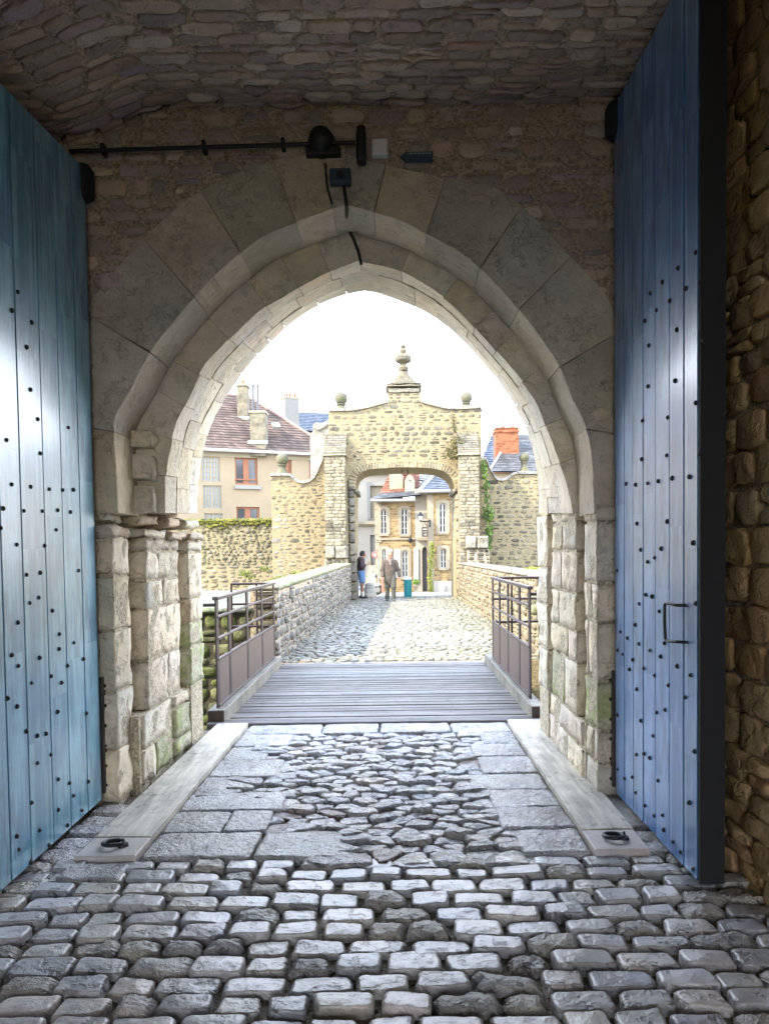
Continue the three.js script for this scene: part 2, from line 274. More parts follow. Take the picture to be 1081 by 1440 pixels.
// ---------------------------------------------------------------- the castle gatehouse we stand in
const D0 = 4.78, D1 = 5.17, D2 = 6.55;
const spl = (pts, n = 240) => new THREE.SplineCurve(pts.map(([x, y]) => new THREE.Vector2(x, y))).getSpacedPoints(n).map((p) => [p.x, p.y]);
const curveA = spl([[167, 722], [165.5, 679], [162, 620], [164, 586], [187, 545], [215, 492], [247, 451], [283, 410], [338, 358], [377, 331], [419, 314], [470, 295], [487, 291], [500, 294], [555, 309], [598, 330], [648, 358], [678, 382], [729, 437], [755, 471], [785, 515], [803, 560], [822, 600], [830, 640], [834, 722]]);
const curveC = spl([[233, 722], [233, 667], [239, 631], [249, 592], [268, 556], [289, 513], [330, 470], [364, 438], [398, 417], [449, 388], [481, 375], [504, 366], [513, 369], [559, 380], [611, 409], [648, 440], [692, 489], [722, 522], [752, 562], [768, 600], [783, 640], [797, 680], [806, 722]]);
const curveD = spl([[277, 722], [280, 679], [285, 639], [296, 600], [320, 556], [355, 508], [398, 465], [428, 441], [470, 420], [508, 410.5], [530, 413], [559, 422], [600, 440], [641, 470], [674, 504], [711, 552], [738, 600], [750, 639], [756, 679], [757, 722]]);
const curveE = spl([[100, 722], [106, 600], [113, 450], [125, 425], [200, 338], [283, 268], [383, 226], [455, 216], [487, 217], [540, 232], [628, 250], [680, 256], [735, 290], [802, 361], [863, 440], [866, 600], [866, 722]]);
const near = (c, p) => { let b = 0, m = 1e9; c.forEach(([x, y], i) => { const d = (x - p[0]) ** 2 + (y - p[1]) ** 2; if (d < m) { m = d; b = i; } }); return b; };
const slice = (c, i, j, n) => Array.from({ length: n + 1 }, (_, k) => c[Math.round(i + ((j - i) * k) / n)]);
const FD = at(PX, PY - 200, D0).y; // the wall plane's own height there
const vaultY = (x, D) => { const k = Math.max(0, Math.min(1, (-1.35 - x) / 0.7)); return 4.43 - (4.8 - D) * 0.06 - 0.2 * k * k * (3 - 2 * k); };
const up = V(0, 1, 0);
function arcHole(u0, u1, v0, v1, rise, Cls = THREE.Path) { const p = new Cls(); p.moveTo(u0, v0); p.lineTo(u1, v0); p.lineTo(u1, v1 - rise); if (rise > 0) p.quadraticCurveTo(u1, v1, (u0 + u1) / 2, v1), p.quadraticCurveTo(u0, v1, u0, v1 - rise); else p.lineTo(u0, v1); p.closePath(); return p; }
const castle = thing('castle_gatehouse', 'old stone castle gate passage of rubble and limestone with a pointed double arch', 'gatehouse', [-0.2, 0, -D0]);
R = rngOf(101);
{ // masses of masonry round the passage; the wall over the arch is open where the arch stones stand
  const mid = slice(curveA, 0, 240, 60).map((p, i) => { const e = curveE[near(curveE, p)]; return at(p[0] * 0.6 + e[0] * 0.4, p[1] * 0.6 + e[1] * 0.4, D0 + 0.03); });
  const L = -2.25, Rr = 1.75, top = 5.9;
  const hole = [[L + 0.02, 1.5], ...mid.filter((p) => p.x > L + 0.03 && p.x < Rr - 0.03).map((p) => [p.x, p.y]), [Rr - 0.02, 1.5]];
  const wall = poly([[L, 1.5], [L, top], [Rr, top], [Rr, 1.5], ...hole.slice().reverse()]);
  part('wall_core', ext(XYZ, wall, -D2 + 0.02, -D0 - 0.006), M.mortar, castle);
  const mass = merge([box(-9, -2.2, -0.5, 7.2, 4.2, D2), box(1.72, 9, -0.5, 7.2, 4.2, D2), box(-2.25, 1.76, 5.86, 7.2, -6, D2 - 0.01)]);
  part('masonry', tint(mass, [0.42, 0.36, 0.27]), M.far, castle);
  part('passage_side', box(-9, -2.12, -0.5, 6, -6, 4.21), M.mortar, castle); part('passage_side', box(1.7, 9, -0.5, 6, -6, 4.21), M.mortar, castle);
  part('end_wall', ext(frame(V(0, 0, 6.6), V(1, 0, 0), up, V(0, 0, 1)), (() => { const s = poly([[-9, -0.4], [9, -0.4], [9, 7.2], [-9, 7.2]]); s.holes.push(arcHole(-2.1, 1.68, -0.38, 4.0, 0.5)); return s; })(), -0.6, 0), M.mortar, castle);
  const vault = (g) => { const p = g.attributes.position; for (let i = 0; i < p.count; i++) p.setY(i, p.getY(i) + vaultY(p.getX(i), -p.getZ(i))); g.computeVertexNormals(); return g; };
  const cg = new THREE.PlaneGeometry(4.1, 11, 24, 22).rotateX(Math.PI / 2).translate(-0.22, 0.012, 0.78); part('vault_core', boxUV(vault(cg).toNonIndexed()), M.mortar, castle);
  const FV = frame(V(0, 0, -4.8), V(1, 0, 0), V(0, 0, 1), V(0, -1, 0));
  layStones(castle, 'vault_stone', FV, courses(-2.2, 1.74, 0, 1.5, { h: [0.06, 0.11], w: [0.14, 0.36], jit: 0.016, gap: 0.012 }), M.inner, pal.inner, { depth: 0.05, bev: 0.01, rough: 0.014, dome: 0.003, proud: [-0.006, 0.008], soft: 0.2, warp: vault });
}
// coursed rubble of the wall over the arch
{
  const F = frame(V(0, 0, -D0), V(1, 0, 0), V(0, 1, 0), V(0, 0, 1));
  const bound = slice(curveA, 0, 240, 50).map((p) => { const e = curveE[near(curveE, p)]; const q = at(p[0] * 0.25 + e[0] * 0.75, p[1] * 0.25 + e[1] * 0.75, D0); return [q.x, q.y]; });
  bound.push([3, 1.2], [-3, 1.2]);
  const low = courses(-2.3, 1.75, 1.9, 4.5, { h: [0.07, 0.125], w: [0.12, 0.32], jit: 0.016, inside: (x, y) => !inPoly(bound, x, y) && (x < 1.55) && x > -2.15 });
  layStones(castle, 'rubble_stone', F, low, M.inner, pal.inner, { depth: 0.06, bev: 0.016, rough: 0.012, dome: 0.004, proud: [-0.008, 0.008], n: 12, soft: 0.3 });
}
// arch stones: each one wedge through the outer order, its soffit the pale ring
{
  const joints = [[[100, 722], [167, 722]], [[106, 600], [162, 610]], [[115, 440], [215, 500]], [[200, 338], [274, 419]], [[283, 268], [340, 356]], [[383, 226], [419, 314]], [[455, 216], [470, 295]], [[487, 217], [490, 291]], [[540, 232], [528, 301]], [[628, 250], [598, 330]], [[735, 290], [674, 378]], [[802, 361], [729, 437]], [[864, 468], [785, 515]], [[866, 610], [824, 606]], [[866, 722], [834, 722]]];
  R = rngOf(131);
  for (let i = 0; i < joints.length - 1; i++) {
    const [o0, a0] = joints[i], [o1, a1] = joints[i + 1], ia = near(curveA, a0), ja = near(curveA, a1), ie = near(curveE, o0), je = near(curveE, o1);
    const k = Math.max(3, Math.round((ja - ia) / 2)), pr = rr(-0.003, 0.006), inner = slice(curveA, ia, ja, k), outer = slice(curveE, ie, je, 4);
    const pts = [...inner.map((p) => [p[0] + rr(-0.35, 0.35), p[1] + rr(-0.35, 0.35)]), ...outer.reverse()].map(([x, y]) => at(x, y, D0));
    const c = pts.reduce((s, p) => s.add(p), V(0, 0, 0)).multiplyScalar(1 / pts.length);
    const sh = (f, z) => pts.map((p) => { const d = p.clone().sub(c); return c.clone().addScaledVector(d, 1 - f / d.length()).setZ(z); });
    const g = mergeTwo(prism(sh(0.007, -D0 + 0.008 + pr), sh(0.002, -D0 + 0.001 + pr)), prism(sh(0.002, -D0 + 0.001 + pr), sh(0.002, -D1 + 0.004)));
    part('voussoir', tint(g, vary(pick(pal.vous), 0.06)), M.ashlar, castle);
  }
}
function mergeTwo(a, b) { return merge([a, b]); }
// inner order: dark face towards us, then the pale soffit that widens outwards, in two depths of stones
{
  R = rngOf(151);
  const Dm = 5.78, N = 240, lerpC = (i, f) => { const a = at(...curveC[i], D1), b = at(...dAt(i), D2); return a.lerp(b, f); };
  const cum = (c) => { const s = [0]; for (let i = 1; i < c.length; i++) s.push(s[i - 1] + Math.hypot(c[i][0] - c[i - 1][0], c[i][1] - c[i - 1][1])); return s.map((x) => x / s[s.length - 1]); };
  const cd = cum(curveD), dAt = (i) => { const t = i / N; let k = 0; while (k < N && cd[k] < t) k++; return curveD[k]; };
  const outward = (i) => { const a = at(...curveC[Math.max(0, i - 3)], D1), b = at(...curveC[Math.min(N, i + 3)], D1), d = b.sub(a).normalize(); return V(-d.y, d.x, 0); };
  const layer = (f0, f1, name, sizes, off, thick) => {
    let i = 0; while (i < N) {
      let j = Math.min(N, i + Math.round(rr(...sizes))); if (N - j < sizes[0] * 0.5) j = N;
      const k = Math.max(2, Math.round((j - i) / 2)), lift = rr(-off, off), fr = [], bk = [], fo = [], bo = [];
      for (let q = 0; q <= k; q++) {
        const m = Math.round(i + ((j - i) * q) / k), e = q === 0 ? 1 : q === k ? -1 : 0, dir = outward(m), tan = V(dir.y, -dir.x, 0).multiplyScalar(e * 0.002);
        const a = lerpC(m, f0).addScaledVector(dir, lift + rr(-0.0018, 0.0018)).add(tan), b = lerpC(m, f1).addScaledVector(dir, lift + rr(-0.0018, 0.0018)).add(tan);
        fr.push(a); bk.push(b); fo.push(a.clone().addScaledVector(dir, thick)); bo.push(b.clone().addScaledVector(dir, thick));
      }
      const zf = rr(-0.008, 0.008); [...fr, ...fo].forEach((p) => (p.z += zf - 0.003)); [...bk, ...bo].forEach((p) => (p.z += 0.004));
      part(name, tint(prism([...fr, ...fo.reverse()], [...bk, ...bo.reverse()]), vary(pick(pal.lime), 0.06)), M.ashlar, castle);
      i = j;
    }
  };
  { const bits = []; for (let i = 0; i < N; i += 6) { const j = i + 6, o = (m, f, k) => lerpC(m, f).addScaledVector(outward(m), k); bits.push(prism([o(i, 0.02, 0.03), o(j, 0.02, 0.03), o(j, 0.02, 0.36), o(i, 0.02, 0.36)], [o(i, 0.985, 0.03), o(j, 0.985, 0.03), o(j, 0.985, 0.36), o(i, 0.985, 0.36)])); } part('arch_core', merge(bits), M.mortar, castle); }
  layer(0, 0.3, 'arch_stone', [10, 17], 0.004, 0.42);
  layer(0.3, 0.68, 'arch_stone', [9, 18], 0.006, 0.4);
  layer(0.68, 1, 'arch_stone', [8, 16], 0.004, 0.4);
}
// piers: plan of steps and portcullis grooves, built up in courses of weathered blocks
function pier(side, spec) {
  const { x1, x2, x3, back, top, seed } = spec, X = (x) => x, put = (g, c, name = 'pier_stone', m = M.ashlar) => part(name, tint(g, vary(c, 0.08)), m, castle);
  R = rngOf(seed);
  const blk = (a, D, DD, y0, y1, low, o = {}) => {
    const in0 = a, in1 = back, jx = rr(-0.003, 0.003) * side, xa = Math.min(in0 + jx, in1), xb = Math.max(in0 + jx, in1);
    const moss = low && R() < low;
    put(rock(xa, xb, y0 + 0.0005, y1 - 0.0005, D, DD, { s: 11, r: 0.003, amp: 0.028, f: 11, flush: true }), moss ? pick([[0.78, 0.74, 0.52], [0.84, 0.78, 0.58], [0.7, 0.68, 0.46]]) : pick(pal.lime), 'pier_stone', moss ? M.mossy : M.ashlar);
  };
  const column = (x, D, DD, y0, y1, hh, split, low) => {
    let y = y0; while (y < y1 - 0.02) {
      let h = rr(...hh); if (y + h > y1 - 0.09) h = y1 - y;
      const moss = y < 0.55 ? low : y < 0.9 ? low * 0.3 : 0;
      if (split && R() < split) { const s = D + (DD - D) * rr(0.3, 0.7); blk(x, D, s - 0.001, y, y + h, moss); blk(x, s + 0.001, DD, y, y + h, moss); }
      else blk(x, D, DD, y, y + h, moss);
      y += h;
    }
  };
  const base = spec.base;
  column(x1, 4.75, 5.07, 0, top, [0.2, 0.42], 0.3, spec.moss);
  column(x2, 5.2, 6.02, base, top, [0.2, 0.4], 0.75, spec.moss);
  column(x3, 6.13, 6.55, base, top, [0.2, 0.42], 0.15, spec.moss);
  column(x2, 5.07, 5.75, 0, base, [0.14, 0.26], 0.6, spec.moss);
  column(x3 + 0.02 * side, 5.75, 6.56, 0, base, [0.14, 0.26], 0.6, spec.moss);
  // grooves and the core between
  const c = (a, b, D, DD, y0, y1) => box(Math.min(a, b), Math.max(a, b), y0, y1, D, DD);
  part('groove_back', tint(merge([c(x1 + 0.14 * side, back, 5.0, 5.26, base, top), c(x2 + 0.12 * side, back, 5.95, 6.2, base, top)]), [0.8, 0.72, 0.58]), M.ashlar, castle);
  part('pier_core', merge([c(x1 + 0.02 * side, back + 0.3 * side, 4.8, 5.05, -0.2, top), c(x2 + 0.02 * side, back + 0.3 * side, 5.24, 6.0, -0.2, top), c(x3 + 0.02 * side, back + 0.3 * side, 6.16, 6.52, -0.2, top), c(x2 + 0.026 * side, back + 0.31 * side, 5.03, 6.25, -0.2, base)]), M.mortarLime, castle);
}
pier(-1, { x1: -1.8, x2: -1.735, x3: -1.69, back: -2.15, top: 1.73, base: 0.5, moss: 0.5, seed: 171 });
pier(1, { x1: 1.295, x2: 1.272, x3: 1.258, back: 1.72, top: 1.9, base: 0.42, moss: 0.12, seed: 191 });
{ // left: worn impost under the springing, and the broken shafts standing on it
  R = rngOf(211);
  const im = (x, D, DD, y0, y1, c, o) => part('impost_stone', tint(rock(-2.2, x, y0, y1, D, DD, { s: 6, r: 0.04, amp: 0.045, f: 9, ...o }), vary(c, 0.08)), M.ashlar, castle);
  for (const [x, D, DD] of [[-1.78, 4.72, 5.12], [-1.7, 5.12, 5.66], [-1.66, 5.66, 6.1], [-1.64, 6.1, 6.58]]) { im(x, D, DD - 0.003, 1.7, 1.815, pick([[0.74, 0.6, 0.44], [0.78, 0.68, 0.52]]), { r: 0.035, amp: 0.05 }); im(x - 0.045, D + 0.01, DD, 1.8, 1.93, pick([[0.7, 0.55, 0.38], [0.74, 0.64, 0.48]]), { r: 0.04, amp: 0.05 }); }
  const sh = (y0, y1, c) => part('shaft_stone', tint(rock(-1.83, -1.615, y0, y1, 5.05, 5.3, { s: 8, r: 0.035, amp: 0.035, f: 14 }), c), M.ashlar, castle);
  sh(1.88, 2.1, [0.84, 0.74, 0.58]); sh(2.1, 2.32, [0.8, 0.7, 0.55]); sh(2.32, 2.48, [0.86, 0.75, 0.58]);
}
// warm side wall at the right
{
  R = rngOf(231);
  const FR = frame(V(1.67, 0, -4.7), V(0, 0, 1), V(0, 1, 0), V(-1, 0, 0));
  layStones(castle, 'side_stone', FR, courses(0.6, 2.9, -0.1, 5.6, { h: [0.1, 0.19], w: [0.18, 0.36], jit: 0.024, gap: 0.006 }), M.inner, pal.warm, { depth: 0.1, bev: 0.013, rough: 0.014, dome: 0.004, proud: [-0.01, 0.008], soft: 0.3 });
}

// ---------------------------------------------------------------- floor of the passage
const FLOOR = frame(V(0, 0, 0), V(1, 0, 0), V(0, 0, -1), up);
{
  R = rngOf(301);
  const floor = struct('cobbled_floor', 'wet looking cobbles in rows across the castle passage', [0, 0, -3]);
  part('cobble_bed', box(-2.3, 1.9, -0.4, -0.05, -6.5, 3.9), M.bed, floor);
  const rowsD = []; let d = 3.86; while (d > 1.6) { const h = rr(0.122, 0.142); rowsD.push([d - h, d]); d -= h; }
  const cob = [];
  rowsD.forEach(([a, b], i) => {
    let u = -1.95 - rr(0, 0.2); while (u < 1.75) { const w = rr(0.165, 0.265), g = 0.01, j = () => rr(-0.012, 0.012); if (u < 1.66) cob.push({ q: [[u + g + j(), a + 0.016 + j()], [u + w - g + j(), a + 0.016 + j()], [u + w - g + j(), b - 0.008 + j()], [u + g + j(), b - 0.008 + j()]], raw: R() < 0.22 }); u += w; }
  });
  for (const { q, raw } of cob) {
    const a = (q[0][0] + q[2][0]) / 2, b = (q[0][1] + q[2][1]) / 2, lo = q.map(([x, y]) => [x - a, y - b]);
    const g = tint(pillow(lo, 0.11, { n: 28, bev: raw ? 0.02 : 0.009, rings: 2, dome: raw ? 0.008 : 0.003, rough: raw ? 0.014 : 0.004, jit: raw ? 0.009 : 0.003, soft: 0.3 }), vary(raw ? pick([[0.54, 0.51, 0.46], [0.62, 0.58, 0.53]]) : pick(pal.cobble), 0.12));
    g.rotateX(rr(-0.05, 0.05)).rotateY(rr(-0.04, 0.04)).rotateZ(rr(-0.04, 0.04)).translate(a, b, rr(-0.014, 0.01) - 0.008).applyMatrix4(FLOOR.M);
    part('cobble', g, raw ? M.flagRough ?? (M.flagRough = std({ vertexColors: true, map: T.stone, bumpMap: T.tooled, bumpScale: 0.014, roughness: 0.33 })) : M.cobble, floor);
  }
  // grit between the stones
  const grit = [], ic = new THREE.IcosahedronGeometry(1, 0);
  for (let i = 0; i < 3600; i++) { const s = rr(0.003, 0.009), g = ic.clone().scale(s, s * 0.7, s).rotateY(rr(0, 6)).translate(rr(-1.9, 1.65), -0.048, -rr(1.7, 3.9)); grit.push(tint(g, vary(pick([[0.2, 0.18, 0.15], [0.3, 0.27, 0.22], [0.12, 0.11, 0.1]])))); }
  part('grit', merge(grit), M.stone, floor).userData.kind = 'stuff';
}
{ // flagstones round a worn middle of small broken setts
  R = rngOf(331);
  const pave = struct('paved_threshold', 'flagstones and broken setts between the two pale timber strips', [-0.2, 0, -5.3]);
  part('paving_bed', box(-2.25, 1.75, -0.4, -0.045, 3.87, 6.9), M.bed, pave);
  const XL = -1.375, XR = 1.035, flag = (x0, x1, d0, d1, rough) => {
    const a = (x0 + x1) / 2, b = (d0 + d1) / 2, w = (x1 - x0) / 2 - 0.006, h = (d1 - d0) / 2 - 0.006, j = () => rr(-0.008, 0.008);
    const g = tint(pillow([[-w + j(), -h + j()], [w + j(), -h + j()], [w + j(), h + j()], [-w + j(), h + j()]], 0.1, { n: 40, bev: 0.012, rings: 5, dome: 0.002, rough: rough ? 0.007 : 0.0035, jit: 0.004, soft: 0.2 }), vary(pick([[0.68, 0.67, 0.67], [0.63, 0.62, 0.625], [0.74, 0.71, 0.7]]), 0.08));
    part('flagstone', g.translate(a, b, rr(-0.004, 0.004)).applyMatrix4(FLOOR.M), M.flag, pave);
  };
  const rows = [[6.52, 6.88, null], [6.12, 6.52, [-0.9, 0.72]], [5.72, 6.12, [-1.02, 0.6]], [5.28, 5.72, [-0.85, 0.62]], [4.93, 5.28, [-1.16, 0.5]], [4.58, 4.93, [-0.72, 0.6]], [4.22, 4.58, [-0.76, 0.6]], [3.86, 4.22, [-0.3, 0.66]]];
  const open = [];
  rows.forEach(([a, b, mid], i) => {
    if (!mid) { let u = XL; while (u < XR) { const w = Math.min(XR - u, rr(0.5, 0.8)); flag(u, XR - u - w < 0.25 ? XR : u + w, a, b); u = XR - u - w < 0.25 ? XR : u + w; } return; }
    open.push([mid[0], mid[1], a, b]);
    const cut = (x0, x1) => { if (x1 - x0 > 0.75 || (i > 5 && x1 - x0 > 0.5)) { const s = x0 + (x1 - x0) * rr(0.4, 0.6); flag(x0, s, a, b, i > 6); flag(s, x1, a, b, i > 6); } else flag(x0, x1, a, b, i > 6); };
    cut(XL, mid[0]); cut(mid[1], XR);
  });
  flag(XR + 0.005, 1.36, 3.83, 3.98, true); flag(-1.72, XL - 0.005, 3.62, 3.82, true);
  const sites = [];
  for (let r = 0; r < 25; r++) for (let c = 0; c < 12; c++) { const x = -1.18 + c * 0.16 + (r % 2) * 0.08 + rr(-0.055, 0.055), d = 3.9 + r * 0.107 + rr(-0.03, 0.03); if (open.some(([x0, x1, a, b]) => x > x0 - 0.02 && x < x1 + 0.02 && d > a && d <= b)) sites.push([x, d]); }
  const cells = voronoi(sites, 0.15, 0.09, 0.004);
  cells.forEach((q, i) => {
    const [a, b] = sites[i], lo = q.map(([x, y]) => [x - a, y - b]);
    const g = tint(pillow(lo, 0.1, { n: 14, bev: 0.012, rings: 2, dome: 0.004, rough: 0.012, jit: 0.006, soft: 0.16 }), vary(R() < 0.05 ? [0.2, 0.1, 0.075] : pick(pal.cobble), 0.15));
    g.rotateX(rr(-0.08, 0.05)).rotateY(rr(-0.06, 0.06)).translate(a, b, rr(-0.022, 0.004) - 0.004).applyMatrix4(FLOOR.M);
    part('sett', g, M.flag, pave);
  });
  // narrow kerb stones along the foot of the doors and piers
  for (const [x0, x1, da, db, n] of [[-1.93, -1.71, 3.5, 4.75, 7], [1.39, 1.66, 3.35, 3.42, 1], [1.32, 1.5, 3.86, 4.2, 2]]) for (let i = 0; i < n; i++) {
    const a = da + ((db - da) * i) / n, b = da + ((db - da) * (i + 1)) / n - 0.012, w = (x1 - x0) / 2, h = (b - a) / 2;
    part('edge_stone', tint(pillow([[-w, -h], [w, -h], [w, h], [-w, h]], 0.1, { n: 18, bev: 0.015, rings: 2, rough: 0.006 }), vary(pick(pal.cobble))).translate((x0 + x1) / 2, (a + b) / 2, rr(-0.02, 0.0)).applyMatrix4(FLOOR.M), M.flag, pave);
  }
}
// pale timber strips beside the paving, with a plate and a lifting ring at the near end
{
  R = rngOf(351);
  const strip = (x0, x1, xf0, xf1, label, plateD) => {
    const t = thing('timber_strip', label, 'plank', [(x0 + x1) / 2, 0, -5.3], 'pale timber strips along the passage');
    const q = (a, b, d) => [V(a, 0, -d), V(b, 0, -d)];
    const bd = (da, db, y, name, m, col) => {
      const f = (d) => (d - 3.84) / 3.02, xa = (d) => x0 + (xf0 - x0) * f(d), xb = (d) => x1 + (xf1 - x1) * f(d);
      const s = poly([[xa(da), da], [xb(da), da], [xb(db), db], [xa(db), db]]);
      return part(name, ext(FLOOR, s, -0.05, y, 0.004), m, t);
    };
    bd(plateD, 6.86, 0.028, 'timber', M.paleWood);
    const pl = bd(3.84, plateD - 0.008, 0.024, 'end_plate', std({ color: rgb(0.66, 0.6, 0.57), map: T.smooth, bumpMap: T.stoneBump, bumpScale: 0.002, roughness: 0.5 }));
    const c = V((x0 + x1) / 2 - 0.005, 0.03, -(3.84 + plateD) / 2);
    part('lifting_ring', new THREE.TorusGeometry(0.052, 0.011, 10, 28).rotateX(Math.PI / 2 - 0.12).translate(c.x, c.y + 0.012, c.z), M.iron, pl);
    part('ring_staple', merge([new THREE.CylinderGeometry(0.026, 0.03, 0.016, 16).translate(c.x + 0.055, c.y, c.z), tube([V(c.x + 0.055, c.y, c.z - 0.018), V(c.x + 0.055, c.y + 0.03, c.z), V(c.x + 0.055, c.y, c.z + 0.018)], 0.007, 10, 6)]), M.iron, pl);
  };
  strip(-1.70, -1.38, -1.665, -1.38, 'long pale timber strip on the floor at the foot of the mossy left pier', 4.1);
  strip(1.04, 1.325, 1.04, 1.375, 'long pale timber strip on the floor by the right pier and blue door', 4.12);
  const slab = struct('threshold_slab', 'smooth pale threshold slab between the timber strip and the door on the right', [1.45, 0, -4.4]);
  part('slab', rb(FLOOR, 1.335, 1.62, 4.2, 4.76, -0.06, 0.01, 0.012), std({ color: rgb(0.4, 0.36, 0.34), map: T.stone, bumpMap: T.stoneBump, bumpScale: 0.003, roughness: 0.5 }), slab);
}

// ---------------------------------------------------------------- the two door leaves
M.doorPaint = std({ map: T.paint, bumpMap: T.paintB, bumpScale: 0.0022, roughnessMap: T.paintR, roughness: 0.62, vertexColors: true });
M.door = new THREE.MeshPhysicalMaterial({ map: T.paint, bumpMap: T.paintB, bumpScale: 0.0006, roughness: 0.42, ior: 1.5, clearcoat: 1, clearcoatRoughness: 0.2, vertexColors: true });
const nailGeo = new THREE.SphereGeometry(0.0125, 10, 6, 0, Math.PI * 2, 0, Math.PI / 2).rotateX(Math.PI / 2);
function door(label, hinge, free, side, color, nails, handle, drop = 0.2, top = 4.02) {
  const O = V(hinge[0], 0, -hinge[1]), E = V(free[0], 0, -free[1]), W = O.distanceTo(E), u = E.clone().sub(O).normalize(), n = V(0, 1, 0).cross(u).multiplyScalar(1);
  // n points across the passage: to +x on the left leaf, -x on the right
  const nn = n.x * side > 0 ? n : n.clone().negate(), F = frame(O, side > 0 ? u.clone().negate() : u.clone(), up, nn);
  if (side > 0) F.M.makeBasis(F.u, F.v, F.n).setPosition(O);
  const s = side > 0 ? -1 : 1, t = thing('gate_door', label, 'door', [O.x, 0, O.z], 'tall studded doors folded back against the passage walls');
  const nP = 7; let a = 0.012; const lower = (g) => { const p = g.attributes.position; for (let i = 0; i < p.count; i++) if (p.getY(i) > 2) p.setY(i, p.getY(i) - (Math.abs(p.getX(i)) / W) * drop); return g; };
  const ws = []; let sum = 0; for (let i = 0; i < nP; i++) { ws.push(rr(0.85, 1.15)); sum += ws[i]; }
  for (let i = 0; i < nP; i++) {
    const w = (ws[i] / sum) * (W - 0.024), u0 = a * s, u1 = (a + w - 0.006) * s, f = rr(-0.004, 0);
    const g = rb(frame(V(0, 0, 0), V(1, 0, 0), V(0, 1, 0), V(0, 0, 1)), Math.min(u0, u1), Math.max(u0, u1), 0.035, top, -0.045, f, 0.006);
    const gg = boxUV(lower(g), R() * 4, R() * 4).applyMatrix4(F.M);
    part('plank', tint(gg, vary(color, 0.1)), M.door, t); a += w;
  }
  const U = (x, y) => [Math.min(x * s, y * s), Math.max(x * s, y * s)];
  part('backing_frame', merge([[...U(0.0, W), 0.03, top + 0.01, -0.12, -0.05], [...U(W, W + 0.012), 0.03, top + 0.012, -0.12, -0.004]].map((q) => lower(fb(XYZ, ...q)).applyMatrix4(F.M))), M.blackWood ?? (M.blackWood = std({ color: rgb(0.012, 0.013, 0.016), roughness: 0.8 })), t);
  part('pivot_block', rb(F, ...U(-0.05, 0.09), top - 0.2, top + 0.02, -0.1, 0.05, 0.05, 4), M.blackWood, t);
  for (const [px, py] of nails) { const p = onPlane(px, py, O.clone().addScaledVector(nn, 0), nn); const m = part('nail', nailGeo, M.iron, t); m.position.add(p); m.quaternion.setFromRotationMatrix(F.M.clone().setPosition(0, 0, 0)); m.scale.setScalar(rr(0.85, 1.1)); }
  if (handle) {
    const [p0, p1] = handle.map(([x, y]) => onPlane(x, y, O, nn)), o = nn.clone().multiplyScalar(0.055), k = (p, f) => p.clone().addScaledVector(o, f), end = p0.clone().add(p1).multiplyScalar(0.5);
    const dz = u.clone().multiplyScalar(0.12), pts = [k(p0.clone().add(dz), 0), k(p0.clone().addScaledVector(dz, 0.85), 0.6), k(p0, 1), k(p0.clone().lerp(p1, 0.15), 1.05), k(p0.clone().lerp(p1, 0.85), 1.05), k(p1, 1), k(p1.clone().addScaledVector(dz, 0.85), 0.6), k(p1.clone().add(dz), 0)];
    const h = part('handle', tube(pts, 0.008, 48, 8), M.iron, t);
  }
  // riveted iron strap at the foot of the hinge side
  const st = part('iron_strap', rb(F, ...U(-0.075, -0.03), 0.06, 0.82, -0.02, 0.008, 0.004), M.ironPale, t);
  for (let i = 0; i < 6; i++) part('bolt', new THREE.SphereGeometry(0.013, 8, 6).applyMatrix4(new THREE.Matrix4().setPosition(F.p(-0.052 * s, 0.11 + i * 0.13, 0.01))), M.iron, st);
  return t;
}
R = rngOf(401);
const sc = (list, ox, oy, k) => { const o = []; for (let i = 0; i < list.length; i += 2) o.push([ox + list[i] / k, oy + list[i + 1] / k]); return o; };
const nailsL = [...sc([60, 745, 40, 808, 107, 848, 90, 932, 103, 1075, 128, 1175, 231, 1203, 23, 1245, 136, 1290, 40, 1395, 104, 1403, 167, 1411, 212, 1414, 248, 1413], 0, 100, 2.4),
  ...sc([11, 84, 81, 92, 143, 93, 195, 90, 238, 96, 3, 150, 190, 156, 57, 206, 151, 210, 90, 308, 136, 301, 266, 294, 131, 385, 101, 403, 177, 429, 61, 469, 201, 508, 250, 537, 200, 558, 40, 579, 134, 588, 62, 615, 228, 615, 282, 592, 173, 650, 107, 673, 208, 672, 26, 725, 58, 752, 195, 770, 292, 775, 89, 836, 126, 851, 156, 844, 172, 915, 127, 943, 197, 998, 235, 1011, 298, 1006, 249, 1053, 107, 1077, 197, 1101, 277, 1103, 228, 1153, 134, 1170, 57, 1190, 64, 1235, 165, 1220, 104, 1278, 11, 1376], 0, 680, 2.4)];
const nailsR = [...sc([332, 612, 272, 665, 219, 712, 347, 712, 298, 733, 178, 750, 244, 775, 199, 807, 160, 843, 268, 873, 361, 908, 173, 926, 262, 1045, 170, 1064, 332, 1120, 237, 1169, 151, 1180, 346, 1290, 233, 1297, 149, 1310, 96, 1393, 128, 1396, 169, 1391, 205, 1384, 252, 1374, 310, 1369], 840, 100, 2.4),
  ...sc([231, 126, 131, 133, 317, 197, 143, 220, 211, 216, 189, 246, 166, 260, 65, 289, 160, 369, 181, 375, 138, 399, 205, 424, 326, 398, 125, 469, 76, 492, 99, 513, 137, 532, 222, 530, 67, 553, 173, 554, 83, 567, 209, 574, 117, 585, 153, 613, 264, 606, 106, 617, 189, 637, 308, 636, 235, 670, 130, 683, 290, 709, 224, 751, 196, 760, 67, 768, 144, 787, 184, 838, 129, 900, 154, 897, 173, 911, 322, 889, 67, 948, 90, 979, 115, 975, 201, 986, 126, 1026, 304, 1059, 157, 1069, 188, 1103, 216, 1101, 220, 1150, 251, 1190, 276, 1223, 318, 1280, 293, 1323], 840, 680, 2.361)];
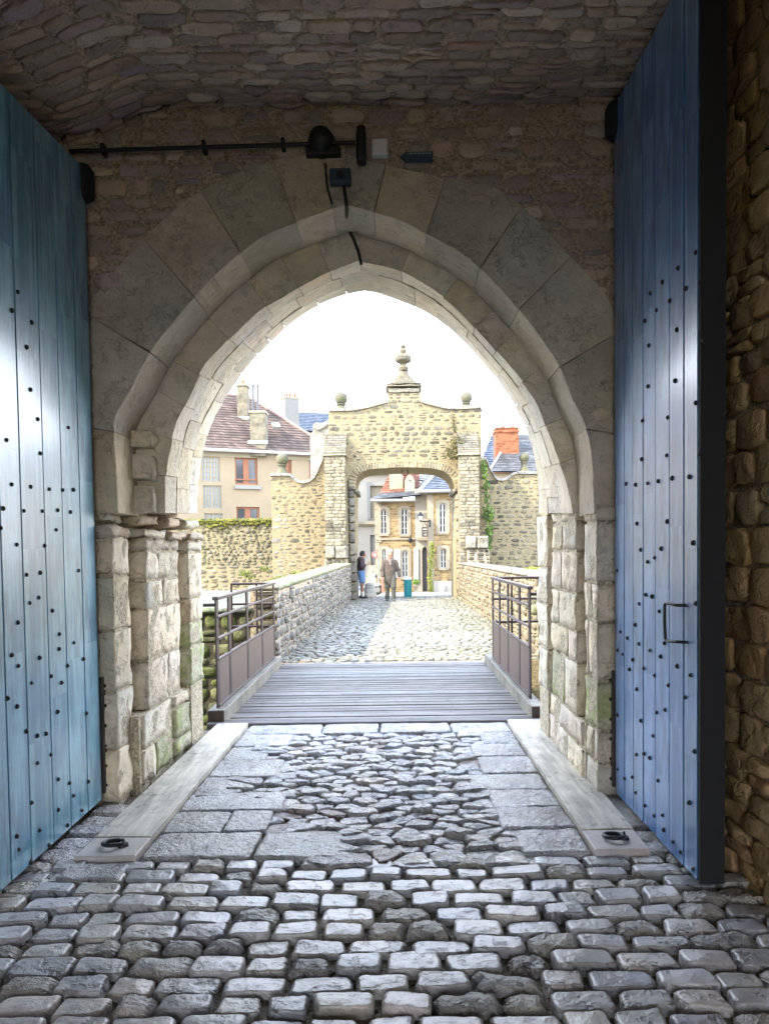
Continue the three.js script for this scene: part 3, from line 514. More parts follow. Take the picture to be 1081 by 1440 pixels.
door('pale blue studded door leaf without a handle on the left, folded against the wall', [-1.895, 4.72], [-1.85, 3.05], 1, [0.2, 0.42, 0.54], nailsL.filter(([x]) => x > -5 && x < 126), null);
door('blue studded door leaf with an iron pull handle, on the right', [1.405, 4.72], [1.405, 3.42], -1, [0.15, 0.3, 0.56], nailsR, [[950, 849], [951, 899]], 0.05, 4.36);

// ---------------------------------------------------------------- fittings on the wall over the arch
{
  const zf = (p, o) => { p.z += o; return p; }, w = (x, y, o = 0.05) => zf(at(x, y, D0), o), F = facing(D0), rect = (x0, y0, x1, y1) => { const a = at(x0, y1, D0), b = at(x1, y0, D0); return [a.x, b.x, a.y, b.y]; };
  const bar = thing('iron_bar', 'long thin dark iron bar running along the wall from the left door', 'bar', [w(280, 215).x, w(280, 215).y, -D0]);
  part('bar', rod(w(104, 220, 0.06), w(500, 208, 0.06), 0.013, 10), M.iron, bar);
  for (const x of [150, 290, 400]) part('clip', rb(F, at(x, 215, D0).x - 0.012, at(x, 215, D0).x + 0.012, at(x, 218 - (x - 104) * 0.03, D0).y - 0.03, at(x, 218 - (x - 104) * 0.03, D0).y + 0.03, 0, 0.08, 0.005), M.iron, bar);
  const lp = w(453, 206, 0.02), lamp = thing('bulkhead_lamp', 'round dark unlit lamp at the end of the iron bar', 'lamp', [lp.x, lp.y, -D0]);
  part('housing', new THREE.LatheGeometry([[0, 0.12], [0.05, 0.118], [0.07, 0.09], [0.075, 0.04], [0.09, 0.02], [0.09, 0]].map(([a, b]) => new THREE.Vector2(a, b)), 28).rotateX(Math.PI / 2).translate(lp.x, lp.y, lp.z), M.iron, lamp);
  part('bracket', rb(F, lp.x - 0.1, lp.x + 0.12, lp.y - 0.08, lp.y - 0.03, 0, 0.07, 0.01), M.iron, lamp);
  const r2 = rect(502, 188, 515, 237), sp = thing('spotlight', 'upright narrow dark spotlight body between round lamp and white box', 'lamp', [(r2[0] + r2[1]) / 2, r2[2], -D0]);
  part('housing', rb(F, r2[0], r2[1], r2[2], r2[3] - 0.04, 0.02, 0.12, 0.02, 3), M.iron, sp);
  part('cap', new THREE.CylinderGeometry(0.028, 0.03, 0.06, 18).translate((r2[0] + r2[1]) / 2, r2[3] - 0.03, -D0 + 0.07), M.iron, sp);
  const r3 = rect(523, 201, 545.5, 224), jb = thing('junction_box', 'small square pale junction box fixed above the arch point', 'box', [(r3[0] + r3[1]) / 2, r3[2], -D0]);
  part('box', rb(F, r3[0], r3[1], r3[2], r3[3], 0, 0.055, 0.008, 3), std({ color: rgb(0.72, 0.7, 0.68), roughness: 0.5 }), jb);
  part('lid', rb(F, r3[0] + 0.008, r3[1] - 0.008, r3[2] + 0.008, r3[3] - 0.008, 0.05, 0.062, 0.004, 2), std({ color: rgb(0.76, 0.74, 0.72), roughness: 0.45 }), jb);
  const r4 = rect(465, 246, 494, 265), sb = thing('dark_box', 'small dark rectangular box above the arch point with a cable below', 'box', [(r4[0] + r4[1]) / 2, r4[2], -D0]);
  part('box', rb(F, r4[0], r4[1], r4[2], r4[3], 0.015, 0.09, 0.008, 3), std({ color: rgb(0.02, 0.045, 0.07), roughness: 0.5 }), sb);
  part('lens', new THREE.CylinderGeometry(0.02, 0.02, 0.012, 16).rotateX(Math.PI / 2).translate((r4[0] + r4[1]) / 2, (r4[2] + r4[3]) / 2, -D0 + 0.093), M.iron, sb);
  // arrow-shaped plate with a row of small marks
  const a4 = [[563, 223], [570, 217], [608, 216], [608, 230], [570, 231]].map(([x, y]) => at(x, y, D0)), pl = thing('arrow_sign', 'dark arrow shaped direction plate pointing left above the arch', 'sign', [at(586, 223, D0).x, at(586, 223, D0).y, -D0]);
  part('plate', ext(F, poly(a4.map((p) => [p.x, p.y])), 0.01, 0.03, 0.003), std({ color: rgb(0.03, 0.06, 0.085), roughness: 0.5 }), pl);
  const marks = []; R = rngOf(7); for (let i = 0; i < 15; i++) { const p = at(574 + i * 2.2, 219.6 - i * 0.03, D0); marks.push(fb(F, p.x - 0.003, p.x + rr(0.001, 0.003), p.y - rr(0.003, 0.006), p.y + 0.005, 0.03, 0.032)); }
  part('lettering', merge(marks), std({ color: rgb(0.45, 0.52, 0.55), roughness: 0.6 }), pl);
  const cb = thing('cable', 'thin black cable hanging over the arch edge from the dark box', 'cable', [at(486, 270, D0).x, at(486, 270, D0).y, -D0]);
  const c = [w(484, 264, 0.03), w(486, 280, 0.03), w(487.5, 291, 0.03)], e = [at(490, 322, D1 - 0.02), at(497, 336, D1 - 0.03), at(504, 355, D1 - 0.035), at(508, 372, D1 - 0.03)];
  part('cable', tube([...c, ...e], 0.011, 60, 8), M.iron, cb);
  const c2 = thing('cable', 'short dark cable end beside the arch keystone left of the box', 'cable', [at(460, 260, D0).x, at(460, 260, D0).y, -D0]);
  part('cable', tube([w(458, 232, 0.02), w(460, 262, 0.02), w(467, 288, 0.02)], 0.007, 24, 6), M.iron, c2);
}
// ---------------------------------------------------------------- ground, moat, bridge
{
  R = rngOf(501);
  const hgt = (x, z) => { const D = -z, s = (a, b, t) => { const k = Math.max(0, Math.min(1, (t - a) / (b - a))); return k * k * (3 - 2 * k); }; return D < 5.5 ? -0.45 : -0.45 - 3 * s(5.6, 6.4, D) + (2.55 + 0.2) * s(26.5, 28.5, D) - 0.02 * 0; };
  const g = new THREE.PlaneGeometry(900, 1200, 2, 2), xs = [-450, -120, -60, -30, -15, -8, -4, -2, 0, 2, 4, 8, 15, 30, 60, 120, 450], zs = [60, 20, 6, 0, -4, -5.5, -5.8, -6.1, -6.4, -7, -9, -12, -16, -20, -24, -26.5, -27.2, -27.8, -28.5, -32, -38, -46, -60, -90, -160, -320, -700];
  const P = [], I = [];
  zs.forEach((z) => xs.forEach((x) => P.push(x, hgt(x, z) + (z > -60 ? fbm(x * 0.4, 0, z * 0.4) * 0.05 : 0), z)));
  for (let j = 0; j < zs.length - 1; j++) for (let i = 0; i < xs.length - 1; i++) { const a = j * xs.length + i, b = a + 1, c = a + xs.length, d = c + 1; I.push(a, b, c, b, d, c); }
  g.setAttribute('position', new THREE.BufferAttribute(new Float32Array(P), 3)); g.setIndex(I); g.deleteAttribute('uv'); g.deleteAttribute('normal'); g.computeVertexNormals();
  const ground = part('ground', boxUV(g.toNonIndexed()), std({ color: rgb(0.2, 0.2, 0.12), map: T.sand, bumpMap: T.sand, bumpScale: 0.03, roughness: 1 }), scene); ground.userData = { kind: 'structure' };
}
const ROADX = (D) => [-1.72 + (D - 11) * 0.022, 2.16];
{
  R = rngOf(511);
  const br = struct('bridge_road', 'worn stone paving of the bridge leading to the outer gateway', [0.2, 0, -18]);
  part('bridge_body', box(-2.15, 2.6, -3.6, -0.03, 10.95, 27.5), M.mortarPale, br);
  const st = [], rowsN = 126;
  for (let r = 0; r < rowsN; r++) {
    const d0 = 10.97 + r * 0.13; let u = -1.75 - rr(0, 0.2);
    while (u < 2.2) { const w = rr(0.12, 0.24), j = () => rr(-0.012, 0.012); st.push([[u + 0.008 + j(), d0 + 0.008 + j()], [u + w - 0.008 + j(), d0 + 0.008 + j()], [u + w - 0.008 + j(), d0 + 0.124 + j()], [u + 0.008 + j(), d0 + 0.124 + j()]]); u += w; }
  }
  const  pav = [[0.34, 0.31, 0.25], [0.31, 0.285, 0.235], [0.37, 0.335, 0.27], [0.29, 0.27, 0.23], [0.33, 0.29, 0.225]];
  const patch = (a, b) => { const k = fbm(a * 0.7 + 5, b * 0.5, 2); return k > 0.12 ? pick([[0.41, 0.37, 0.29], [0.38, 0.35, 0.28]]) : k < -0.2 ? pick([[0.28, 0.265, 0.19], [0.31, 0.29, 0.21]]) : pick(pav); };
  layStones(br, 'paving_stone', FLOOR, st, M.cobbleOut ?? (M.cobbleOut = std({ vertexColors: true, map: T.stone, bumpMap: T.stoneBump, bumpScale: 0.01, roughness: 0.55 })), patch, { depth: 0.08, n: 8, bev: 0.014, rough: 0.006, dome: 0.002, proud: [-0.01, 0.006], tilt: 0.045, soft: 0.15 });
  const street = struct('street', 'pale street beyond the outer gateway', [0, -0.3, -40]);
  const P = [], I = [], ds = [27.4, 29, 32, 35, 38, 48, 90], xs = [-40, -10, -3, 3, 10, 40];
  ds.forEach((d) => xs.forEach((x) => P.push(x, -0.035 - 0.4 * Math.min(1, (d - 27.4) / 10.6), -d)));
  for (let j = 0; j < ds.length - 1; j++) for (let i = 0; i < xs.length - 1; i++) { const a = j * xs.length + i; I.push(a, a + 1, a + xs.length, a + 1, a + xs.length + 1, a + xs.length); }
  const g = new THREE.BufferGeometry(); g.setAttribute('position', new THREE.BufferAttribute(new Float32Array(P), 3)); g.setIndex(I); g.computeVertexNormals();
  part('surface', boxUV(g.toNonIndexed()), std({ color: rgb(0.42, 0.4, 0.37), map: T.stone, bumpMap: T.stoneBump, bumpScale: 0.01, roughness: 0.8 }), street);
}
{ // timber deck of the drawbridge
  R = rngOf(521);
  const deck = thing('drawbridge_deck', 'grey weathered timber deck of the bridge between two brown metal railings', 'bridge', [-0.2, 0, -9]);
  M.deck = std({ vertexColors: true, map: T.woodC, bumpMap: T.woodB, bumpScale: 0.004, roughness: 0.62 });
  part('threshold_beam', tint(boxUV(rb(FLOOR, -1.78, 1.38, 6.9, 7.07, -0.16, 0.014, 0.012), 3, 1), [0.17, 0.15, 0.15]), M.deck, deck);
  let d = 7.085; while (d < 10.88) { const w = rr(0.125, 0.15); const f = rr(-0.012, 0.002); part('plank', tint(boxUV(rb(frame(V(0, f, 0), V(1, 0, 0), V(0, 0, -1), up), -1.63, 1.3, d, Math.min(10.93, d + w - rr(0.014, 0.022)), -0.06, 0, 0.008), R() * 5, R() * 5), vary(pick([[0.25, 0.225, 0.21], [0.31, 0.28, 0.26], [0.2, 0.18, 0.165], [0.28, 0.255, 0.24]]), 0.12)), M.deck, deck); d += w; }
  part('joist', merge([-1.4, -0.6, 0.2, 1.1].map((x) => box(x - 0.1, x + 0.1, -0.36, -0.075, 6.95, 10.93))), M.blackWood, deck);
  const kerb = (x0, x1, Da, Db) => { const k = part('kerb_beam', tint(boxUV(rb(FLOOR, x0, x1, Da, Db, -0.12, 0.125, 0.015), 1, 2), [0.36, 0.33, 0.27]), M.kerb ?? (M.kerb = std({ vertexColors: true, map: T.woodCz, bumpMap: T.woodBz, bumpScale: 0.004, roughness: 0.7 })), deck); part('beam_end', rb(FLOOR, x0 + 0.002, x1 - 0.002, Da - 0.012, Da + 0.01, -0.1, 0.12, 0.006), M.brown, k); };
  kerb(-1.79, -1.63, 6.99, 10.62); kerb(1.29, 1.42, 6.99, 10.62);
}
function railing(label, x, Ds, out, ret, h0) {
  const t = thing('metal_railing', label, 'railing', [x, 0, -(Ds[0] + Ds[Ds.length - 1]) / 2]), H = h0, levels = [H, H - 0.19, H - 0.4, H - 0.6], n = Ds.length;
  Ds.forEach((D, i) => part('post', rb(FLOOR, x - 0.008, x + 0.008, D - 0.05, D + 0.05, 0.03, H - 0.02, 0.004), M.brown, t));
  part('top_rail', rb(FLOOR, x - 0.03, x + 0.03, Ds[0] - 0.06, Ds[n - 1] + 0.06, H - 0.025, H + 0.012, 0.012, 3), M.railTop ?? (M.railTop = std({ color: rgb(0.07, 0.05, 0.055), roughness: 0.26 })), t);
  for (const y of levels.slice(1)) part('rail', rod(V(x, y, -Ds[0]), V(x, y, -Ds[n - 1]), 0.016, 10), M.railTop, t);
  for (let i = 0; i < n - 1; i++) part('panel', rb(FLOOR, x - 0.004, x + 0.004, Ds[i] + 0.045, Ds[i + 1] - 0.045, 0.15, H - 0.62, 0.002), M.panel, t);
  part('bottom_rail', rb(FLOOR, x - 0.015, x + 0.015, Ds[0], Ds[n - 1], 0.125, 0.155, 0.006), M.railTop, t);
  // side arms towards the walls
  const arm = (D, x1, ys, post) => { for (const y of ys) part('side_rail', rod(V(x, y, -D), V(x1, y, -D), 0.017, 8), M.brown, t); for (const p of post) part('side_post', rod(V(p, 0.0, -D), V(p, H, -D), 0.016, 8), M.brown, t); };
  arm(Ds[n - 1] + 0.12, x + out * ret, [H - 0.01, H - 0.3, H - 0.62], [x + out * ret * 0.42, x + out * ret]);
  arm(Ds[0] - 0.02, x + out * 0.5, [H - 0.07], []);
}
railing('brown metal railing with pinkish lower panels on the left of the timber deck', -1.71, [7.1, 7.63, 8.56, 9.51, 10.46], -1, 0.62, 1.19);
railing('brown metal railing with pinkish lower panels on the right of the timber deck', 1.345, [7.36, 7.95, 8.75, 9.45, 10.1], 1, 0.66, 1.24);
{ // parapets and abutments
  R = rngOf(541);
  const pL = thing('stone_parapet', 'long grey stone parapet along the left of the bridge', 'parapet', [-1.8, 0, -18]);
  const dl = V(0.022, 0, -1).normalize(), FLp = frame(V(-1.73, 0, -11), dl, up, V(0, 1, 0).clone().cross(dl).multiplyScalar(-1));
  FLp.n = dl.clone().cross(up); if (FLp.n.x < 0) FLp.n.negate(); FLp.M.makeBasis(FLp.u, FLp.v, FLp.n).setPosition(FLp.O);
  const hL = (u) => 1.08 + u * 0.011;
  part('core', (() => { const s = poly([[0, -0.5], [13.6, -0.5], [13.6, hL(13.6) - 0.03], [0, hL(0) - 0.03]]); return ext(FLp, s, -0.42, -0.02); })(), M.mortar, pL);
  layStones(pL, 'stone', FLp, courses(0, 13.6, -0.05, 1.22, { h: [0.065, 0.17], w: [0.1, 0.38], jit: 0.022, gap: 0.008, thin: 0.35, inside: (u, v, a, b) => v + b < hL(u) + 0.01 }), M.stone, pal.grey, { depth: 0.08, n: 9, bev: 0.025, rough: 0.01, proud: [-0.01, 0.016] });
  const FE = facing(10.98); layStones(pL, 'end_stone', FE, courses(-2.14, -1.74, -0.3, 1.06, { h: [0.12, 0.2], w: [0.2, 0.4], fit: true }), M.mossy, pal.dark, { depth: 0.1, n: 9, bev: 0.025 });
  let u = 0; while (u < 13.5) { const w = rr(0.35, 0.6); const c = rock(0, Math.min(w, 13.6 - u) - 0.01, 0, 0.09, -0.24, 0.24, { s: 4, r: 0.02, amp: 0.02 }); c.translate(u, hL(u) - 0.03, -0.22).applyMatrix4(FLp.M); part('coping_stone', tint(c, vary(pick([[0.46, 0.46, 0.3], [0.4, 0.42, 0.24], [0.5, 0.47, 0.36]]))), M.mossy, pL); u += w; }
  const pR = thing('stone_parapet', 'warm coloured stone parapet along the right of the bridge', 'parapet', [2.3, 0, -18]);
  const FRp = frame(V(2.16, 0, -25), V(0, 0, 1), up, V(-1, 0, 0)), hR = 1.2;
  part('core', box(2.18, 2.62, -0.5, hR - 0.03, 11, 25), M.mortarPale, pR);
  layStones(pR, 'stone', FRp, courses(0, 14, -0.05, hR, { h: [0.065, 0.17], w: [0.1, 0.38], jit: 0.022, gap: 0.008, thin: 0.35 }), M.stone, [[0.35, 0.285, 0.19], [0.31, 0.255, 0.178], [0.38, 0.31, 0.21], [0.29, 0.24, 0.17]], { depth: 0.08, n: 9, bev: 0.025, rough: 0.01, proud: [-0.01, 0.016] });
  u = 0; while (u < 13.9) { const w = Math.min(rr(0.35, 0.65), 14 - u); part('coping_stone', tint(rock(2.14, 2.66, hR - 0.03, hR + 0.05, 11 + u + 0.005, 11 + u + w - 0.005, { s: 4, r: 0.02, amp: 0.015 }), vary(pick([[0.4, 0.363, 0.281], [0.355, 0.333, 0.266]]))), M.stone, pR); u += w; }
  const aL = thing('bridge_abutment', 'mossy dark abutment wall with a pale flat top behind the left railing', 'wall', [-4, 0, -13]);
  part('core', box(-7, -2.15, -3.8, 0.72, 11.02, 16.3), M.mortarDark, aL);
  layStones(aL, 'stone', facing(11), courses(-4.6, -2.13, -2.6, 0.72, { h: [0.13, 0.22], w: [0.2, 0.42], jit: 0.02 }), M.mossy, [[0.2, 0.22, 0.08], [0.16, 0.19, 0.06], [0.24, 0.24, 0.12], [0.13, 0.14, 0.07]], { depth: 0.1, n: 10, bev: 0.035, rough: 0.015 });
  for (let i = 0; i < 6; i++) for (let k = 0; k < 4; k++) part('top_slab', tint(rock(-6.9 + i * 0.8, -6.11 + i * 0.8, 0.72, 0.82, 10.95 + k * 1.34, 12.28 + k * 1.34, { s: 3, r: 0.015, amp: 0.012 }), vary(pick([[0.276, 0.3, 0.252], [0.252, 0.276, 0.228], [0.3, 0.312, 0.27]]))), M.mossy, aL);
  const aR = thing('bridge_abutment', 'stone abutment with a pale flat top behind the right railing', 'wall', [4, 0, -14]);
  part('core', box(2.6, 8, -3.8, 0.98, 11.02, 20), M.mortarDark, aR);
  layStones(aR, 'stone', facing(11), courses(2.15, 3.6, -2.6, 0.98, { h: [0.13, 0.22], w: [0.2, 0.42], jit: 0.02 }), M.mossy, [[0.36, 0.35, 0.24], [0.3, 0.3, 0.2], [0.42, 0.4, 0.3]], { depth: 0.1, n: 10, bev: 0.035, rough: 0.015 });
  for (let i = 0; i < 5; i++) for (let k = 0; k < 6; k++) part('top_slab', tint(rock(2.64 + i * 0.9, 3.53 + i * 0.9, 0.98, 1.1, 10.95 + k * 1.5, 12.44 + k * 1.5, { s: 3, r: 0.015, amp: 0.012 }), vary(pick([[0.3, 0.312, 0.282], [0.276, 0.288, 0.252], [0.324, 0.33, 0.3]]))), M.mossy, aR);
}

// ---------------------------------------------------------------- outer gateway
const GD = 25, FG = facing(GD), gp = (x, y) => FG.px(x, y);
const ballOn = (g, x, y0, y1, D, rpx, m, c) => { // ball finial on a moulded stem: rests at picture height y0, ball centre at y1
  const b = at(x, y0, D), t = at(x, y1, D), r = (rpx * D) / FOC, h = t.y - b.y;
  const p = part('finial_stem', tint(new THREE.LatheGeometry([[0, h - r * 0.7], [r * 0.72, h - r * 0.85], [r * 0.8, h - r * 0.98], [r * 0.62, h - r * 1.1], [r * 0.55, h * 0.5], [r * 0.9, h * 0.22], [r * 1.25, h * 0.12], [r * 1.3, 0], [0, 0]].reverse().map(([a, q]) => new THREE.Vector2(Math.max(0, a), q)), 20).translate(b.x, b.y, b.z - 0.4), c), m, g);
  part('finial_ball', tint(new THREE.SphereGeometry(r, 28, 20).translate(t.x, t.y, t.z - 0.4), c), m, g);
};
M.arch = std({ vertexColors: true, map: T.stone, bumpMap: T.stoneBump, bumpScale: 0.012, roughness: 0.9 });
{
  R = rngOf(601);
  const gate = thing('outer_gateway', 'yellowish stone gateway with a wide arch, ball finials and an urn on top', 'gateway', [0.3, 0, -GD]);
  const topL = [[462, 578], [490, 578], [505, 576], [520, 573], [533, 569.5], [545, 566]], topR = [[592, 566], [603, 569], [616, 572.5], [632, 575.5], [645, 575.5], [677, 574]];
  const open = spl([[499.5, 845], [499.5, 700], [499.7, 688], [500.5, 676], [504.5, 667.5], [515.5, 661.5], [534, 659.2], [566, 657.6], [597, 658.4], [619, 661.5], [632, 669], [638, 679], [640.6, 692], [641, 704], [641, 842]], 60).map(([x, y]) => gp(x, y));
  const outP = [...topL, [545, 556], [592, 556], ...topR].map(([x, y]) => gp(x, y)), bl = gp(462, 850), brr = gp(677, 850), Y0 = -0.3;
  const outline = [[bl[0], Y0], ...outP, [brr[0], Y0]], opening = [[open[0][0], Y0], ...open, [open[open.length - 1][0], Y0]];
  const body = poly([[bl[0], Y0], ...outP, [brr[0], Y0], ...opening.slice().reverse()]);
  part('core', ext(FG, body, -2.0, -0.006), M.mortarPale, gate);
  const c = [(outP[0][0] + outP[outP.length - 1][0]) / 2, 2.2], grown = opening.map(([x, y]) => [c[0] + (x - c[0]) * 1.12, y > 3 ? y + 0.3 : y]);
  const shade = (a, b) => (fbm(a * 0.6, b * 0.6, 4) > 0.1 ? pick(pal.gate.slice(3, 5)) : pick(pal.gate));
  layStones(gate, 'stone', FG, courses(bl[0], brr[0], Y0 + 0.3, 7.2, { h: [0.1, 0.2], w: [0.16, 0.46], jit: 0.03, gap: 0.03, thin: 0.25, inside: (u, v, a, b) => inPoly(outline, u - a * 0.6, v + b * 0.7) && inPoly(outline, u + a * 0.6, v + b * 0.7) && !inPoly(grown, u, v) && !inPoly(grown, u - a, v) && !inPoly(grown, u + a, v) }), M.far, shade, { depth: 0.08, n: 8, bev: 0.018, rough: 0.012, proud: [-0.008, 0.008], soft: 0.3 });
  // ring of thin bricks over the arch and dressed jambs
  const ring = [], q = spl([[499.7, 688], [500.5, 676], [504.5, 667.5], [515.5, 661.5], [534, 659.2], [566, 657.6], [597, 658.4], [619, 661.5], [632, 669], [638, 679], [640.6, 692]], 46);
  for (let i = 0; i < 46; i++) {
    const a = gp(...q[i]), b = gp(...q[i + 1]), nx = -(b[1] - a[1]), ny = b[0] - a[0], l = Math.hypot(nx, ny), k = 0.24 / l, s = [a, b, [b[0] + nx * k, b[1] + ny * k], [a[0] + nx * k, a[1] + ny * k]];
    const cc = s.reduce((m, p) => [m[0] + p[0] / 4, m[1] + p[1] / 4], [0, 0]);
    part('arch_brick', tint(ext(FG, poly(s.map((p) => [cc[0] + (p[0] - cc[0]) * 0.93, cc[1] + (p[1] - cc[1]) * 0.97])), -0.5, rr(0.02, 0.04), 0.008), vary(pick([[0.444, 0.37, 0.222], [0.4, 0.333, 0.207]]))), M.arch, gate);
  }
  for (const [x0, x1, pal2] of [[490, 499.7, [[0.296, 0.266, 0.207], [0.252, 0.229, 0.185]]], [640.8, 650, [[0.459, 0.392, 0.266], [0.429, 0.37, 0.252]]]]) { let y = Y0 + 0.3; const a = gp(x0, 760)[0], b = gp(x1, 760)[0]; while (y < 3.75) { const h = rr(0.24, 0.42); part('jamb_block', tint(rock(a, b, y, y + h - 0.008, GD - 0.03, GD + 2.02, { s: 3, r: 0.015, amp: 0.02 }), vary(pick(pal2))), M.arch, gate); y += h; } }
  for (const [x, s] of [[500, 1], [640.5, -1]]) { const p = gp(x, 690); part('spring_block', tint(rock(Math.min(p[0], p[0] + 0.05 * s) - 0.05, Math.max(p[0], p[0] + 0.05 * s) + 0.05, p[1] - 0.1, p[1] + 0.06, GD - 0.04, GD + 1.9, { s: 3, r: 0.015 }), [0.3, 0.26, 0.2]), M.arch, gate); }
  // coping on the swept top
  for (const tp of [topL, topR]) { const s = spl(tp, 14).map(([x, y]) => gp(x, y)); for (let i = 0; i < 14; i++) { const a = s[i], b = s[i + 1]; part('coping_stone', tint(ext(FG, poly([[a[0], a[1] - 0.01], [b[0] - 0.006, b[1] - 0.01], [b[0] - 0.006, b[1] + 0.075], [a[0], a[1] + 0.075]]), -2.06, 0.07, 0.01), vary(pick([[0.5, 0.44, 0.36], [0.42, 0.38, 0.33]]))), M.arch, gate); } }
  ballOn(gate, 478.5, 577, 557, GD + 0.3, 9.2, M.mossy, [0.192, 0.181, 0.13]);
  ballOn(gate, 657, 575, 556, GD + 0.3, 8.6, M.mossy, [0.207, 0.192, 0.145]);
  // pedestal, cornice, swept cap and urn
  const pc = gp(568, 566), wP = (45 * GD) / FOC / 2, up1 = (px) => gp(567, px)[1];
  layStones(gate, 'pedestal_stone', FG, courses(pc[0] - wP, pc[0] + wP, up1(567), up1(553), { h: [0.11, 0.15], w: [0.18, 0.34], fit: true }), M.far, pal.gate.slice(3), { depth: 0.08, n: 8, bev: 0.03 });
  part('pedestal', box(pc[0] - wP, pc[0] + wP, up1(570), up1(553), GD + 0.03, GD + 1.05), M.mortarPale, gate);
  const mould = (w, y0, y1, col) => part('cornice', tint(rock(pc[0] - w, pc[0] + w, y0, y1, GD + 0.54 - w, GD + 0.54 + w, { s: 4, r: 0.03, amp: 0.035, f: 7 }), col), M.arch, gate);
  mould(0.54, up1(553), up1(544.5), [0.444, 0.392, 0.296]); mould(0.62, up1(544.5), up1(540.5), [0.311, 0.266, 0.185]); mould(0.58, up1(540.5), up1(538), [0.266, 0.229, 0.163]);
  const lathe = (pr, seg, name, col, m = M.arch) => part(name, tint(new THREE.LatheGeometry(spl(pr, 40).map(([a, b]) => new THREE.Vector2(Math.max(0, a), b)), seg).translate(pc[0] + 0, 0, -GD - 0.54), col), m, gate);
  const cap = new THREE.LatheGeometry([[0.66, up1(538)], [0.5, up1(533)], [0.36, up1(528)], [0.25, up1(522)], [0.17, up1(516)], [0.15, up1(513)]].map(([a, b]) => new THREE.Vector2(a, b)), 4).rotateY(Math.PI / 4).translate(pc[0], 0, -GD - 0.54);
  part('swept_cap', tint(boxUV(cap), [0.17, 0.145, 0.1]), M.arch, gate);
  lathe([[0.17, up1(516)], [0.18, up1(511)], [0.11, up1(509)], [0.13, up1(506)], [0.26, up1(503)], [0.28, up1(499)], [0.24, up1(495)], [0.14, up1(493)], [0.08, up1(491)]], 24, 'urn', [0.21, 0.175, 0.12]);
  const fl = lathe([[0.06, up1(493)], [0.1, up1(490)], [0.12, up1(487)], [0.08, up1(484)], [0.1, up1(481)], [0.05, up1(478.5)], [0, up1(478)]], 10, 'flame_finial', [0.21, 0.175, 0.12]);
  for (let i = 0; i < 6; i++) { const a = (i / 6) * 6.283 + 0.3; part('urn_lug', tint(new THREE.SphereGeometry(0.05, 8, 6).scale(1, 1.5, 1).translate(pc[0] + Math.cos(a) * 0.24, up1(496.5), -GD - 0.54 + Math.sin(a) * 0.24), [0.333, 0.289, 0.207]), M.arch, gate); }
  // buttresses with sloping heads
  const but = (x0, x1, yTop, yCap, pj, pal2, mm) => {
    const F2 = facing(GD - pj), a = F2.px(x0, 760)[0], b = F2.px(x1, 760)[0], h = F2.px(x0, yTop)[1], hc = gp(x0, yCap)[1];
    layStones(gate, 'buttress_stone', F2, courses(a, b, -0.1, h, { h: [0.09, 0.13], w: [0.2, 0.36], fit: true, gap: 0.012, jit: 0.006, thin: 0 }), M.far, (u, v) => (v > 2.6 ? pick(pal2) : pick([...pal2, ...pal.gate.slice(2)])), { depth: 0.07, n: 8, bev: 0.006, rough: 0.004, proud: [-0.003, 0.004], soft: 0.08 });
    const side = (s) => [V(s, -0.2, -GD - 0.01), V(s, -0.2, -GD + pj - 0.02), V(s, h, -GD + pj - 0.02), V(s, hc, -GD - 0.01)];
    const fr = side(a + 0.012), bk = side(b - 0.012);
    const pos = []; const tri = (...q) => q.forEach((p) => pos.push(p.x, p.y, p.z));
    tri(fr[0], fr[1], fr[2]); tri(fr[0], fr[2], fr[3]); tri(bk[0], bk[2], bk[1]); tri(bk[0], bk[3], bk[2]); for (let i = 0; i < 3; i++) { tri(fr[i + 1], fr[i], bk[i]); tri(fr[i + 1], bk[i], bk[i + 1]); }
    const g = new THREE.BufferGeometry(); g.setAttribute('position', new THREE.BufferAttribute(new Float32Array(pos), 3)); g.computeVertexNormals(); part('buttress_core', tint(boxUV(g), [0.37, 0.311, 0.215]), M.far, gate);
    const nS = 9; for (let i = 0; i < nS; i++) { const f0 = i / nS, f1 = (i + 1) / nS, y0 = h + (hc - h) * f0, y1 = h + (hc - h) * f1, z0 = -GD + pj * (1 - f0), z1 = -GD + pj * (1 - f1); const s = (y, z, o) => [V(a - 0.012, y + o, z + o), V(b + 0.012, y + o, z + o)]; const [A, B] = s(y0, z0, 0.025), [C, D] = s(y1, z1, 0.015), [A2, B2] = s(y0, z0, -0.05), [C2, D2] = s(y1, z1, -0.05); part('weathering_slab', tint(prismZ([A, B, B2, A2], [C, D, D2, C2]), vary(pick(pal.gate.slice(3)))), M.far, gate); }
    part('ledge', tint(rock(a - 0.05, b + 0.05, h - 0.02, h + 0.05, GD - pj - 0.05, GD, { s: 3, r: 0.015 }), [0.444, 0.385, 0.266]), M.arch, gate);
  };
  const yel = [[0.42, 0.36, 0.245], [0.39, 0.335, 0.225], [0.45, 0.385, 0.265]];
  but(457, 487, 641, 611, 0.75, yel); but(646, 675, 640, 611, 0.75, yel);
  const F3 = facing(GD - 0.95);
  for (const [x0, x1, y0, y1, cc] of [[655, 670, 772, 753, [0.444, 0.4, 0.311]], [670.5, 687, 772, 753, [0.414, 0.37, 0.281]], [457, 471, 786, 768, [0.34, 0.311, 0.237]], [471.5, 488, 786, 768, [0.385, 0.34, 0.266]]]) { const a = F3.px(x0, y0), b = F3.px(x1, y1); part('plinth_block', tint(rock(a[0], b[0], a[1], b[1], GD - 0.95, GD, { s: 4, r: 0.02, amp: 0.02 }), cc), M.arch, gate); }
